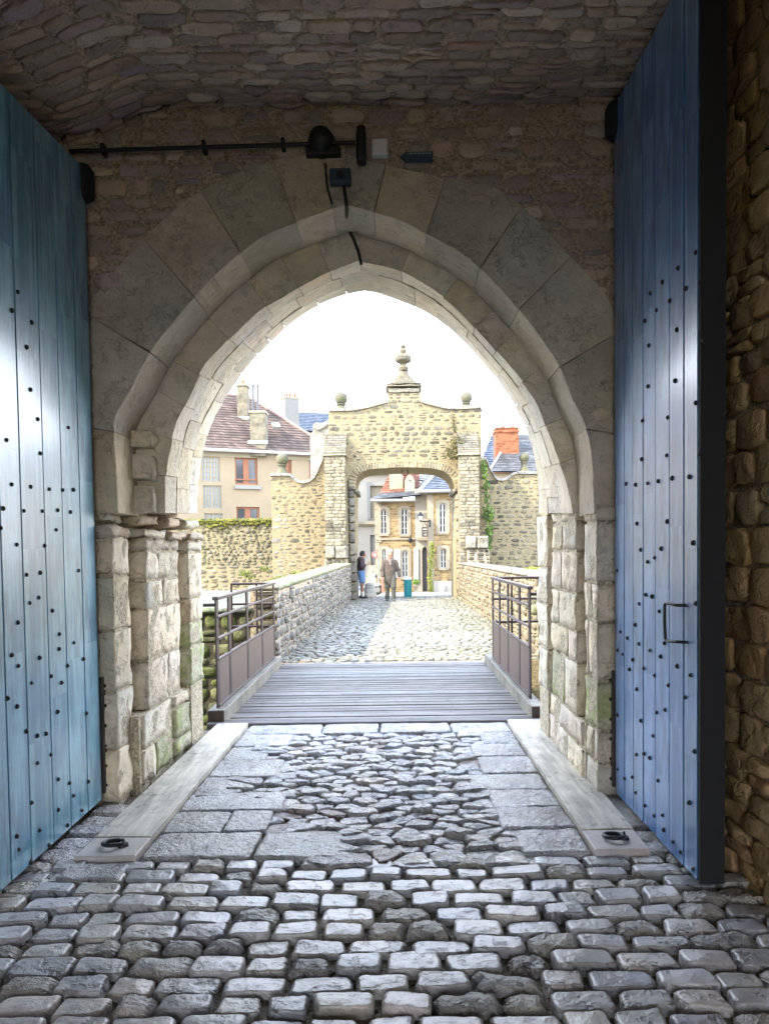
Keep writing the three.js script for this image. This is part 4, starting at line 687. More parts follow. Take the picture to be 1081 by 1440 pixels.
  for (const [x0, x1, yy, cc] of [[657, 688, 773, pal.dark], [456, 487, 787, pal.dark]]) { const F4 = facing(GD - 0.85), a = F4.px(x0, yy), b = F4.px(x1, yy); part('buttress_foot', box(a[0], b[0], -0.2, a[1], GD - 0.83, GD), M.mortar, gate); layStones(gate, 'foot_stone', F4, courses(a[0], b[0], -0.1, a[1], { h: [0.1, 0.16], w: [0.2, 0.36], fit: true }), M.far, cc, { depth: 0.06, n: 8, bev: 0.025 }); }
  // iron hook ring under the arch
  const rg = at(569, 664, GD + 0.6); part('hanging_ring', new THREE.TorusGeometry(0.11, 0.014, 8, 24).translate(rg.x, rg.y, rg.z), M.iron, gate);
}
function prismZ(a, b) { // any two quads joined into a closed block
  const pos = [], t = (...q) => q.forEach((p) => pos.push(p.x, p.y, p.z)); t(a[0], a[1], a[2]); t(a[0], a[2], a[3]); t(b[0], b[2], b[1]); t(b[0], b[3], b[2]);
  for (let i = 0; i < 4; i++) { const j = (i + 1) % 4; t(a[j], a[i], b[i]); t(a[j], b[i], b[j]); }
  const g = new THREE.BufferGeometry(); g.setAttribute('position', new THREE.BufferAttribute(new Float32Array(pos), 3)); g.computeVertexNormals(); return boxUV(g, R() * 3, R() * 3);
}
// wing walls either side of the gateway, with swept tops
function wing(label, D, pts, ball, palette, thick) {
  const F = facing(D), P = pts.map(([x, y]) => F.px(x, y)), t = thing('wing_wall', label, 'wall', [(P[0][0] + P[P.length - 1][0]) / 2, 0, -D]);
  const outl = [[P[0][0], -3.6], ...P, [P[P.length - 1][0], -3.6]];
  part('core', ext(F, poly(outl), -thick, -0.006), M.mortarPale, t);
  layStones(t, 'stone', F, courses(P[0][0], P[P.length - 1][0], -0.6, 5.2, { h: [0.1, 0.2], w: [0.16, 0.44], jit: 0.03, gap: 0.03, thin: 0.25, inside: (u, v, a, b) => inPoly(outl, u - a * 0.5, v + b * 0.6) && inPoly(outl, u + a * 0.5, v + b * 0.6) }), M.far, palette, { depth: 0.07, n: 8, bev: 0.018, rough: 0.012, proud: [-0.008, 0.008], soft: 0.3 });
  const list = [];
  for (let i = 0; i < P.length - 1; i++) { const a = P[i], b = P[i + 1]; part('coping_stone', tint(ext(F, poly([[a[0] - 0.01, a[1] - 0.02], [b[0] + 0.01, b[1] - 0.02], [b[0] + 0.01, b[1] + 0.07], [a[0] - 0.01, a[1] + 0.07]].sort((p, q) => 0)), -thick - 0.05, 0.07, 0.008), vary([0.459, 0.429, 0.385], 0.06)), M.arch, t); }
  ballOn(t, ball[0], ball[1], ball[2], D, ball[3], M.mossy, [0.215, 0.199, 0.138]);
  return t;
}
R = rngOf(651);
wing('stone wing wall with a swept top and ball finial, left of the gateway', 25.5, [[381, 669], [396, 669], [409, 669], [413, 674], [419, 678], [427, 679.5], [436, 677], [443, 671], [449, 660], [454, 646], [463, 640]], [394.5, 668, 644, 8.8], (a, b) => (b < 3.6 && fbm(a, b, 8) > 0.15 ? pick(pal.grey.slice(0, 3)) : pick(pal.gate)), 0.7);
wing('stone wing wall with a swept top and ball finial, right of the gateway', 25.5, [[674, 646], [683, 646], [687, 656], [692.5, 668], [698, 674.5], [707, 676], [714, 673], [721, 667.5], [728, 666], [755, 666], [800, 666]], [739.5, 665, 641, 7.4], (a, b) => (a < 3.7 ? pick(pal.dark) : pick(pal.gate)), 0.7);
{ // retaining wall across the moat: dark weathered upper part under a mossy top, paler courses below
  R = rngOf(671);
  const D = 29, F = facing(D), a = F.px(225, 733), b = F.px(384, 731), lo = F.px(300, 795)[1], t = thing('retaining_wall', 'long retaining wall with a moss covered top, behind the left railing', 'wall', [(a[0] + b[0]) / 2, 0, -D]);
  part('core', box(a[0], b[0] + 0.4, -3.8, a[1], D + 0.02, D + 0.9), M.mortarPale, t);
  layStones(t, 'stone', F, courses(a[0], b[0] + 0.3, lo, a[1], { h: [0.09, 0.17], w: [0.12, 0.3], jit: 0.03, gap: 0.008, thin: 0.3 }), M.mossy, [...pal.dark, [0.36, 0.32, 0.24], [0.34, 0.31, 0.24]], { depth: 0.07, n: 7, bev: 0.03, rough: 0.02, proud: [-0.02, 0.03] });
  layStones(t, 'lower_stone', F, courses(a[0], b[0] + 0.3, -0.8, lo, { h: [0.14, 0.22], w: [0.22, 0.5], jit: 0.02, gap: 0.05 }), M.far, pal.gate, { depth: 0.07, n: 8, bev: 0.03, rough: 0.014, proud: [-0.01, 0.02] });
  const moss = []; for (let i = 0; i < 900; i++) { const s = rr(0.03, 0.09), x = rr(a[0], b[0] + 0.35), y = a[1] + rr(-0.02, 0.05) - (R() < 0.35 ? rr(0, 0.35) * R() : 0); moss.push(tint(new THREE.IcosahedronGeometry(s, 0).scale(1.4, 0.7, 1).rotateY(rr(0, 6)).translate(x, y, -D + (y < a[1] ? rr(-0.02, 0.03) : -rr(0, 0.7))), vary(pick([[0.16, 0.16, 0.025], [0.21, 0.19, 0.035], [0.12, 0.13, 0.03]])))); }
  part('moss', merge(moss), std({ vertexColors: true, map: T.leaf, roughness: 1 }), t).userData.kind = 'stuff';
}
// ---------------------------------------------------------------- houses
function facade(g, F, outline, holes, m, t = 0.35, name = 'wall') {
  const s = poly(outline); for (const h of holes) s.holes.push(arcHole(h.u0, h.u1, h.v0, h.v1, h.rise || 0));
  return part(name, ext(F, s, -t, 0), m, g);
}
function windowIn(g, F, h, { m = M.white, cols = 2, rows = 3, fw = 0.07, bar = 0.03, sill = true, surround = null, glass = M.glass, set = 0.14 }) {
  const { u0, u1, v0, v1, rise = 0 } = h, fr = arcHole(u0, u1, v0, v1, rise, THREE.Shape); fr.holes.push(arcHole(u0 + fw, u1 - fw, v0 + fw, v1 - fw, Math.max(0, rise - fw * 0.3)));
  const bits = [ext(F, fr, -set - 0.06, -set + 0.02)];
  for (let i = 1; i < cols; i++) { const u = u0 + ((u1 - u0) * i) / cols, w = i === cols / 2 ? bar * 1.3 : bar / 2 + 0.008; bits.push(fb(F, u - w, u + w, v0 + fw * 0.5, v1 - rise * 0.15 - 0.01, -set - 0.04, -set + 0.012)); }
  for (let i = 1; i < rows; i++) { const v = v0 + ((v1 - v0) * i) / rows; bits.push(fb(F, u0 + fw * 0.5, u1 - fw * 0.5, v - bar / 2, v + bar / 2, -set - 0.038, -set + 0.006)); }
  const w = part('window', merge(bits), m, g);
  part('pane', ext(F, arcHole(u0 + 0.005, u1 - 0.005, v0 + 0.005, v1 - 0.005, rise, THREE.Shape), -set - 0.055, -set - 0.03), glass, w);
  if (sill) part('sill', fb(F, u0 - 0.1, u1 + 0.1, v0 - 0.1, v0, -0.1, 0.1), surround || M.white, w);
  if (surround) { const s = arcHole(u0 - 0.16, u1 + 0.16, v0 - 0.02, v1 + 0.16, rise, THREE.Shape); s.holes.push(arcHole(u0, u1, v0, v1, rise)); part('surround', ext(F, s, -0.02, 0.035), surround, w); }
}
const hole = (F, x0, y0, x1, y1, rise = 0) => { const a = F.px(x0, y1), b = F.px(x1, y0); return { u0: a[0], u1: b[0], v0: a[1], v1: b[1], rise }; };
// a roof slope as overlapping courses: corners eave left, eave right, ridge right, ridge left
function slope(name, g, [a, b, c, d], n, m, col, lift = 0.05) {
  const N = b.clone().sub(a).cross(d.clone().sub(a)).normalize(), pos = [], uv = [], q = (p, u, v) => { pos.push(p.x, p.y, p.z); uv.push(u, v); };
  const ln = a.distanceTo(d), W0 = a.distanceTo(b);
  for (let i = 0; i < n; i++) {
    const f0 = i / n, f1 = (i + 1.15) / n, L0 = a.clone().lerp(d, f0).addScaledVector(N, lift), R0 = b.clone().lerp(c, f0).addScaledVector(N, lift), L1 = a.clone().lerp(d, Math.min(1, f1)).addScaledVector(N, lift * 0.2), R1 = b.clone().lerp(c, Math.min(1, f1)).addScaledVector(N, lift * 0.2), Lb = L0.clone().addScaledVector(N, -lift * 0.8), Rb = R0.clone().addScaledVector(N, -lift * 0.8);
    const uO = a.clone().lerp(d, f0).sub(a).dot(b.clone().sub(a).normalize()), uL = [uO, uO + L0.distanceTo(R0)], v0 = i * 0.275, v1 = v0 + 0.27;
    q(L0, uL[0], v0); q(R0, uL[1], v0); q(R1, uL[1], v1); q(L0, uL[0], v0); q(R1, uL[1], v1); q(L1, uL[0], v1);
    q(Lb, uL[0], v0); q(Rb, uL[1], v0); q(R0, uL[1], v0); q(Lb, uL[0], v0); q(R0, uL[1], v0); q(L0, uL[0], v0);
  }
  const G = new THREE.BufferGeometry(); G.setAttribute('position', new THREE.BufferAttribute(new Float32Array(pos), 3)); G.setAttribute('uv', new THREE.BufferAttribute(new Float32Array(uv), 2)); G.computeVertexNormals();
  const under = [a, b, c, a, c, d].map((p) => p.clone().addScaledVector(N, -0.06)), U = new THREE.BufferGeometry().setFromPoints(under); U.setAttribute('uv', new THREE.BufferAttribute(new Float32Array(12), 2)); U.computeVertexNormals();
  return part(name, tint(merge([G, U]), col), m, g);
}
M.roof = std({ vertexColors: true, map: T.tile, bumpMap: T.tile, bumpScale: 0.02, roughness: 0.9 });
M.slate = std({ vertexColors: true, map: T.tile, bumpMap: T.tile, bumpScale: 0.012, roughness: 0.55 });
M.brickwork = std({ color: rgb(0.387, 0.287, 0.162), map: T.brick, bumpMap: T.brickB, bumpScale: 0.012, roughness: 0.95 });
M.redBrick = std({ color: rgb(0.343, 0.125, 0.066), map: T.brick, bumpMap: T.brickB, bumpScale: 0.012, roughness: 0.95 });
M.stoneTrim = std({ color: rgb(0.328, 0.283, 0.206), map: T.plaster, roughness: 0.9 });
M.greyTrim = std({ color: rgb(0.281, 0.275, 0.262), map: T.plaster, roughness: 0.8 });
M.terracotta = std({ color: rgb(0.429, 0.133, 0.07), map: T.plaster, roughness: 0.8 });
M.block = std({ color: rgb(0.22, 0.24, 0.24), roughness: 0.2 });
{ // house on the left: cream render, hipped tile roof
  R = rngOf(701);
  const A = at(285, 777, 40), B = at(465, 777, 43), u = B.clone().sub(A).setY(0).normalize(), F = frame(V(A.x, 0, A.z), u, up, u.clone().cross(up)), n = F.n;
  const h = thing('rendered_house', 'cream rendered house with a brown tile roof and orange brown windows, left', 'house', [A.x + 2, -0.4, A.z - 2]);
  const eL = F.px(200, 634)[1], uR = F.px(463, 700)[0], uL = -9, eave = F.px(330, 636)[1];
  const blocks = [hole(F, 284, 643, 309, 677), hole(F, 286, 683, 311.5, 715), hole(F, 288, 722, 313, 750)], wood = [hole(F, 331, 644, 362, 681), hole(F, 333, 713, 365, 746), hole(F, 397, 645, 410, 681), hole(F, 435, 646, 453, 681)];
  facade(h, F, [[uL, -0.8], [uR, -0.8], [uR, eave], [uL, eave]], [...blocks, ...wood], M.plaster, 0.4);
  part('side_wall', fb(F, uR - 0.4, uR, -0.8, eave, -9, -0.4), M.plaster, h);
  part('back_room', fb(F, uL, uR - 0.41, -0.8, eave - 0.1, -1.6, -1.2), M.mortarDark, h);
  for (const b of blocks) { windowIn(h, F, b, { m: M.stoneTrim, cols: 6, rows: 5, fw: 0.05, bar: 0.035, sill: false, glass: M.block, set: 0.08 }); }
  for (const w of wood) windowIn(h, F, w, { m: M.woodFrame, cols: 2, rows: 1, fw: 0.1, bar: 0.12, sill: false });
  const s1 = hole(F, 330, 684, 367, 687.5); part('sill', fb(F, s1.u0, s1.u1, s1.v0, s1.v1, 0, 0.14), M.greyTrim, h);
  for (const w of wood.slice(0, 2)) part('window_rail', fb(F, w.u0, w.u1, w.v0 + 0.24, w.v0 + 0.32, -0.14, -0.08), M.woodFrame, h);
  part('frieze', fb(F, uL, uR + 0.02, eave - 0.28, eave - 0.02, 0, 0.03), M.stoneTrim, h);
  part('gutter', fb(F, uL, uR + 0.45, eave - 0.02, eave + 0.13, -0.3, 0.45), std({ color: rgb(0.42, 0.406, 0.392), roughness: 0.6 }), h);
  const rP = onPlane(346, 557, F.p(0, 0, -4.8), n), e0 = F.p(uL, eave + 0.12, 0.45), e1 = F.p(uR + 0.45, eave + 0.12, 0.45), r1 = rP, r0 = F.p(uL, rP.y, -4.8), b1 = F.p(uR + 0.45, eave + 0.12, -10);
  const roof = slope('roof', h, [e0, e1, r1, r0], 22, M.roof, [0.145, 0.101, 0.081]);
  slope('roof_hip', h, [e1, b1, r1, r1.clone().add(V(0.01, 0, 0))], 20, M.roof, [0.128, 0.089, 0.072]);
  part('hip_ridge', merge([rod(e1.clone().add(V(0, 0.05, 0)), r1.clone().add(V(0, 0.05, 0)), 0.09, 8), rod(r0, r1, 0.09, 8)]), M.terracottaDark ?? (M.terracottaDark = std({ color: rgb(0.3, 0.17, 0.14), roughness: 0.9 })), h);
  const chim = (x0, x1, y0, y1, D, m, label) => { const a = at(x0, y0, D), b = at(x1, y1, D); const c = part('chimney', fb(F.M ? frame(V(0, 0, 0), V(1, 0, 0), V(0, 1, 0), V(0, 0, 1)) : XYZ, a.x, b.x, a.y - 0.8, b.y, -D - 0.9, -D), m, h, label); part('chimney_cap', box(a.x - 0.05, b.x + 0.05, b.y - 0.05, b.y + 0.07, D - 0.05, D + 0.95), M.stoneTrim, c); return [c, a, b]; };
  const chM = std({ color: rgb(0.256, 0.223, 0.158), map: T.stone, roughness: 0.95 });
  const [c1, a1, b1c] = chim(334, 346.5, 587, 541, 43.4, chM), [c2, a2, b2] = chim(352, 372.5, 621, 579, 41, chM);
  part('chimney_pot', new THREE.CylinderGeometry(0.1, 0.13, 0.32, 14).translate((a1.x + b1c.x) / 2, b1c.y + 0.22, -43.8), M.terracotta, c1);
  for (const x of [356, 362.5]) { const p = at(x, 579, 41.4), q = at(x, 540, 41.4); const f = part('metal_flue', rod(p, q, 0.075, 12), std({ color: rgb(0.08, 0.08, 0.095), roughness: 0.5, metalness: 0.3 }), c2); part('flue_cap', new THREE.CylinderGeometry(0.11, 0.11, 0.22, 12).translate(q.x, q.y, q.z), M.greyTrim, c2); }
  for (const [a, D, cc] of [[a1, 43.4, c1], [a2, 41, c2]]) { const b = cc === c1 ? b1c : b2; part('lead_flashing', box(a.x - 0.12, b.x + 0.12, a.y - 0.12, a.y + 0.04, D - 0.06, D + 0.02), M.white, cc); }
  const sk = at(388, 600, 42.6), dir = r0.clone().sub(e0).normalize(); part('skylight', fb(frame(sk, u, dir, u.clone().cross(dir)), -0.22, 0.22, -0.25, 0.25, 0, 0.14), M.greyTrim, h);
}
{ // tall pale chimney and blue slate roof behind it
  R = rngOf(721);
  const D = 58, c = at(408, 590, D), t = thing('far_house', 'far house with a tall white chimney carrying red pots and a blue slate roof', 'house', [c.x, 0, -D]);
  const top = at(408, 561, D).y, w = (12.5 * D) / FOC;
  part('chimney', boxUV(new THREE.BoxGeometry(w * 1.65, 8, w * 1.2)).rotateY(0.55).translate(c.x, top - 4, -D), M.paleRender ?? (M.paleRender = std({ color: rgb(0.23, 0.225, 0.21), map: T.plaster, roughness: 0.9 })), t);
  const cap = part('chimney_cap', boxUV(new THREE.BoxGeometry(w * 1.75, 0.12, w * 1.3)).rotateY(0.55).translate(c.x, top, -D), M.stoneTrim, t);
  for (let i = 0; i < 7; i++) { const f = (i - 3) * 0.2; part('chimney_pot', new THREE.CylinderGeometry(0.07, 0.1, i % 3 === 1 ? 0.75 : 0.5, 10).translate(c.x + f * Math.cos(0.55) * 1.1, top + (i % 3 === 1 ? 0.37 : 0.27), -D - f * Math.sin(0.55)), i % 4 === 0 ? M.greyTrim : M.terracotta, t); }
  const a = at(400, 604, D + 3), b = at(470, 608, D + 3), r1 = at(470, 581, D + 7), r0 = at(400, 579, D + 7);
  slope('roof', t, [a, b, r1, r0], 12, M.slate, [0.061, 0.078, 0.119]);
  part('wall', box(a.x, b.x, -1, a.y, D + 3.2, D + 9), M.plaster, t);
  const st = thing('stone_gable', 'small weathered stone gable end with a knob beside the gateway top', 'gable', [at(452, 610, 34).x, 0, -34]), q = [[436, 612], [441, 605], [446, 603], [462, 595], [462, 640], [447, 640], [440, 625]].map(([x, y]) => { const p = at(x, y, 34); return [p.x, p.y]; });
  part('gable_wall', tint(ext(frame(V(0, 0, -34), V(1, 0, 0), up, V(0, 0, 1)), poly([...q.slice(0, 4), [q[3][0], -0.4], [q[0][0], -0.4]]), -0.6, 0, 0.02), [0.5, 0.43, 0.33]), M.far, st);
  part('coping', tint(tubeBox(at(446, 603, 33.9), at(463, 594, 33.9), 0.12), [0.6, 0.55, 0.45]), M.far, st);
  part('knob', tint(new THREE.DodecahedronGeometry(0.2, 1).scale(1.1, 0.9, 1).translate(at(446, 600, 34).x, at(446, 599, 34).y, -34.2), [0.45, 0.4, 0.3]), M.far, st);
}
function tubeBox(a, b, r) { return rod(a, b, r, 6); }
{ // slate-roofed house on the right with a brick chimney
  R = rngOf(741);
  const D = 36, t = thing('slate_house', 'grey slate roofed house with an orange brick chimney, right of the gateway', 'house', [at(720, 777, D).x, 0, -D - 3]);
  const e0 = at(689, 663, D), e1 = e0.clone().add(V(9, -0.1, 0)), r0 = at(721, 611.5, D + 4.5), r1 = r0.clone().add(V(8, 0, 0));
  slope('roof', t, [e0, e1, r1, r0], 24, M.slate, [0.146, 0.148, 0.156]);
  part('verge', merge([rod(e0.clone().add(V(-0.02, 0.06, 0)), r0.clone().add(V(-0.02, 0.06, 0)), 0.07, 8)]), M.greyTrim, t);
  part('wall', box(e0.x + 0.15, e1.x, -0.6, e0.y - 0.05, D + 0.3, D + 8), M.plaster, t);
  part('gable_wall', prismZ([V(e0.x + 0.1, -0.5, -D - 0.4), V(e0.x + 0.3, -0.5, -D - 0.4), V(e0.x + 0.3, e0.y - 0.1, -D - 0.4), V(e0.x + 0.1, e0.y - 0.1, -D - 0.4)], [V(e0.x + 0.1, -0.5, -D - 8), V(e0.x + 0.3, -0.5, -D - 8), V(r0.x + 0.1, e0.y, -D - 8), V(r0.x - 0.1, e0.y, -D - 8)]), M.plaster, t);
  const ca = at(697, 642, D + 2), cb = at(729, 602, D + 2), c = part('chimney', box(ca.x, cb.x, ca.y - 1.5, cb.y, D + 2, D + 2.9), M.redBrick, t);
  part('chimney_cap', merge([box(ca.x - 0.05, cb.x + 0.05, cb.y - 0.2, cb.y - 0.08, D + 1.95, D + 2.95), box(ca.x - 0.02, cb.x + 0.02, cb.y, cb.y + 0.06, D + 1.97, D + 2.92)]), M.redBrick, c);
  for (const x of [706.5, 719.5]) { const p = at(x, 601, D + 2.4); part('chimney_pot', new THREE.CylinderGeometry(0.1, 0.12, 0.4, 14).translate(p.x, p.y + 0.2, p.z), std({ color: rgb(0.3, 0.16, 0.15), roughness: 0.7 }), c); }
  const D2 = 44, b = thing('blue_roof_house', 'house with a blue slate roof behind the orange brick chimney', 'house', [at(682, 777, D2).x, 0, -D2 - 2]);
  const f0 = at(668, 668, D2), f1 = at(712, 672, D2), g1 = at(702, 612, D2 + 4), g0 = at(690, 613, D2 + 4);
  slope('roof', b, [f0, f1, g1, g0], 18, M.slate, [0.090, 0.111, 0.160]);
  part('wall', box(f0.x + 0.2, f1.x, -0.6, f0.y, D2 + 0.3, D2 + 7), M.plaster, b);
  part('ridge_knob', new THREE.CylinderGeometry(0.12, 0.12, 0.3, 10).translate(g0.x + 0.1, g0.y + 0.1, g0.z), M.greyTrim, b);
}
{ // the two-winged brick house seen through the gateway
  R = rngOf(761);
  const DL = 38, DR = 36.8, FL = facing(DL), FR = facing(DR), t = thing('brick_house', 'golden brick house with tall white windows and shutters seen through the gateway', 'house', [at(575, 777, DL).x, -0.4, -DL - 2]);
  const yb = -0.6, pl = (F, x, y) => F.px(x, y);
  const W1 = hole(FL, 535, 716, 543.5, 751, 0.2), W2 = hole(FL, 564, 715, 573, 752, 0.2), W3 = hole(FL, 537, 772, 543, 812, 0.15), W4 = hole(FL, 565, 773.5, 573.5, 812, 0.2);
  const a = pl(FL, 527, 702), b = pl(FL, 583, 702), c = pl(FL, 600, 690);
  facade(t, FL, [[a[0], yb], [b[0], yb], [b[0], a[1]], [a[0], a[1]]], [W1, W2, W3, W4], M.brickwork, 0.4);
  part('quoin', merge([0, 1, 2, 3, 4, 5, 6, 7, 8].map((i) => fb(FL, a[0] - 0.02, a[0] + (i % 2 ? 0.2 : 0.32), a[1] - 0.1 - (i + 1) * 0.42, a[1] - 0.13 - i * 0.42, -0.42, 0.03))), M.stoneTrim, t);
  for (const w of [W1, W2]) windowIn(t, FL, w, { cols: 2, rows: 4, fw: 0.04, bar: 0.026, surround: M.stoneTrim });
  windowIn(t, FL, W3, { cols: 2, rows: 4, fw: 0.035, bar: 0.026, surround: M.stoneTrim }); windowIn(t, FL, W4, { cols: 2, rows: 4, fw: 0.05, bar: 0.028, surround: M.stoneTrim });
  const band = pl(FL, 527, 757)[1]; part('string_course', fb(FL, a[0], b[0], band - 0.09, band, 0, 0.06), M.stoneTrim, t);
  for (const [x0, x1] of [[543.5, 551], [554, 562]]) { const s = hole(FL, x0, 772, x1, 812), sh = part('shutter', fb(FL, s.u0, s.u1, s.v0, s.v1, 0.02, 0.07), M.white, t); part('shutter_ledge', merge([0.15, 0.5, 0.85].map((f) => fb(FL, s.u0 + 0.01, s.u1 - 0.01, s.v0 + (s.v1 - s.v0) * f - 0.03, s.v0 + (s.v1 - s.v0) * f + 0.03, 0.07, 0.085))), M.white, sh); }
  { const p = at(576.5, 759.5, DL - 0.1); part('wall_anchor', new THREE.SphereGeometry(0.1, 12, 8).scale(1, 1.4, 0.5).translate(p.x, p.y, p.z), M.iron, t); }
  // porch bay, white
  const dh = hole(FL, 594, 769, 600.5, 832, 0.3), nw = hole(FL, 583.5, 717, 586, 752);
  const bay = M.bay ?? (M.bay = std({ color: rgb(0.438, 0.404, 0.348), map: T.plaster, roughness: 0.9 }));
  facade(t, FL, [[b[0] + 0.002, yb], [c[0], yb], [c[0], c[1] + 0.1], [b[0] + 0.002, c[1] + 0.1]], [dh, nw], bay, 0.4);
  part('door', fb(FL, dh.u0, dh.u1, yb, dh.v1, -0.35, -0.28), std({ color: rgb(0.12, 0.12, 0.15), roughness: 0.6 }), t);
  part('narrow_pane', fb(FL, nw.u0, nw.u1, nw.v0, nw.v1, -0.3, -0.2), M.glass, t);
  { const s = hole(FL, 582, 771, 587.5, 820); part('shutter', fb(FL, s.u0, s.u1, s.v0, s.v1, 0.02, 0.07), M.white, t); }
  part('door_hood', fb(FL, b[0] + 0.1, c[0] + 0.05, band - 0.14, band + 0.02, 0, 0.25), M.stoneTrim, t);
  // right wing stands forward
  const W5 = hole(FR, 617.5, 707, 627, 749, 0.14), W6 = hole(FR, 619, 771, 627.5, 799, 0.14), d = pl(FR, 601, 690), e = pl(FR, 668, 690);
  facade(t, FR, [[d[0], yb], [e[0], yb], [e[0], d[1]], [d[0], d[1]]], [W5, W6], M.brickwork, 0.4);
  part('side_wall', fb(FR, d[0], d[0] + 0.3, yb, d[1], -1.7, -0.41), M.brickwork, t);
  windowIn(t, FR, W5, { cols: 2, rows: 4, fw: 0.05, bar: 0.03, surround: M.stoneTrim }); windowIn(t, FR, W6, { cols: 2, rows: 3, fw: 0.045, bar: 0.028, surround: M.stoneTrim });
  const pt = pl(FR, 610, 817)[1]; part('plinth', fb(FR, d[0] + 0.25, e[0], yb, pt, 0, 0.08), bay, t); { const v = hole(FR, 625.5, 824, 628, 830); part('vent', fb(FR, v.u0, v.u1, v.v0, v.v1, 0.08, 0.1), M.greyTrim, t); }
  part('corner_band', fb(FR, d[0] - 0.01, d[0] + 0.28, yb, d[1] - 0.01, -0.05, 0.025), M.stoneTrim, t);
  // roofs
  const L0 = at(521, 702.5, DL - 0.4), L1 = at(592, 696, DL - 0.4), K1 = at(592, 690, DL + 0.6), K0 = at(534, 694, DL + 0.6), T1 = at(588, 660, DL + 4), T0 = at(552, 658, DL + 4);
  slope('eave_roof', t, [L0, L1, K1, K0], 4, M.slate, [0.144, 0.149, 0.163]);
  slope('roof', t, [K0, K1, T1, T0], 14, M.roof, [0.3, 0.12, 0.07]);
  part('gutter', rod(at(521, 704, DL - 0.45), at(583.5, 703.5, DL - 0.45), 0.08, 8), M.greyTrim, t);
  const C0 = at(547.5, 695, DL + 1), C1 = at(566, 640, DL + 1), ck = part('chimney', box(C0.x, C1.x, C0.y - 0.4, C1.y, DL + 1, DL + 2.2), M.stoneTrim, t); part('chimney_cap', box(C0.x - 0.06, C1.x + 0.06, C1.y - 0.06, C1.y + 0.1, DL + 0.95, DL + 2.25), M.stoneTrim, ck);
  const dm = hole(FL, 573, 675, 578.5, 693, 0.2), FD2 = facing(DL + 0.35), q = (x, y) => FD2.px(x, y), ds = [q(569, 694), q(583, 693), q(583, 676), q(580, 670), q(576, 667.5), q(572, 670), q(569, 676)], dh2 = hole(FD2, 573, 675, 579.5, 693, 0.2);
  facade(t, FD2, ds, [dh2], M.stoneTrim, 1.6, 'dormer'); windowIn(t, FD2, dh2, { cols: 2, rows: 3, fw: 0.05, bar: 0.04, sill: true });
  const G0 = at(590, 691, DR - 0.4), G1 = at(680, 688, DR - 0.4), H1 = at(680, 645, DR + 4), H0 = at(623, 655, DR + 4);
  slope('wing_roof', t, [G0, G1, H1, H0], 16, M.slate, [0.100, 0.120, 0.158]);
  slope('wing_hip', t, [at(583, 686, DR + 5), G0, H0, H0.clone().add(V(-0.01, 0, 0))], 16, M.slate, [0.100, 0.120, 0.158]);
  part('hip_flashing', rod(G0.clone().add(V(0, 0.05, 0)), H0.clone().add(V(0, 0.05, 0)), 0.07, 8), M.white, t);
  part('wing_gutter', rod(at(591, 691.5, DR - 0.45), at(670, 689.5, DR - 0.45), 0.08, 8), M.greyTrim, t);
  // grey roof behind
  slope('back_roof', t, [at(556, 676, DL + 4.6), at(625, 676, DL + 4.6), at(625, 648, DL + 8), at(556, 648, DL + 8)], 10, M.slate, [0.187, 0.195, 0.211]);
}
{ // tall cream building at the left, seen through the gateway
  R = rngOf(781);
  const D = 44, F = facing(D), t = thing('cream_building', 'tall cream building with a moulded cornice, left through the gateway', 'building', [at(515, 777, D).x, -0.4, -D - 2]);
  const a = F.px(470, 660), b = F.px(549, 660), w1 = hole(F, 521, 683, 541, 729), w2 = hole(F, 521, 752, 529, 795);
  facade(t, F, [[a[0], -0.8], [b[0], -0.8], [b[0], a[1]], [a[0], a[1]]], [w1, w2], M.bay, 0.5);
  part('recess', fb(F, w1.u0 - 0.1, w1.u1 + 0.1, w1.v0 - 0.1, w1.v1 + 0.1, -0.5, -0.16), M.stoneTrim, t);
  part('doorway', fb(F, w2.u0 - 0.1, w2.u1 + 0.1, w2.v0 - 0.1, w2.v1 + 0.1, -0.5, -0.2), M.greyTrim, t);
  for (const [y, h, o] of [[660, 0.3, 0.35], [734, 0.16, 0.3], [738, 0.1, 0.15]]) { const v = F.px(500, y)[1]; part('cornice', fb(F, a[0], b[0] + o, v - h, v, 0, o), M.stoneTrim, t); }
  const s = arcHole(w1.u0 - 0.18, w1.u1 + 0.18, w1.v0 - 0.05, w1.v1 + 0.2, 0, THREE.Shape); s.holes.push(arcHole(w1.u0, w1.u1, w1.v0, w1.v1, 0)); part('surround', ext(F, s, -0.02, 0.08), M.greyTrim, t);
  slope('roof', t, [at(468, 659, D - 0.4), at(552, 659, D - 0.4), at(549, 630, D + 5), at(474, 630, D + 5)], 14, M.slate, [0.196, 0.196, 0.212]);
}
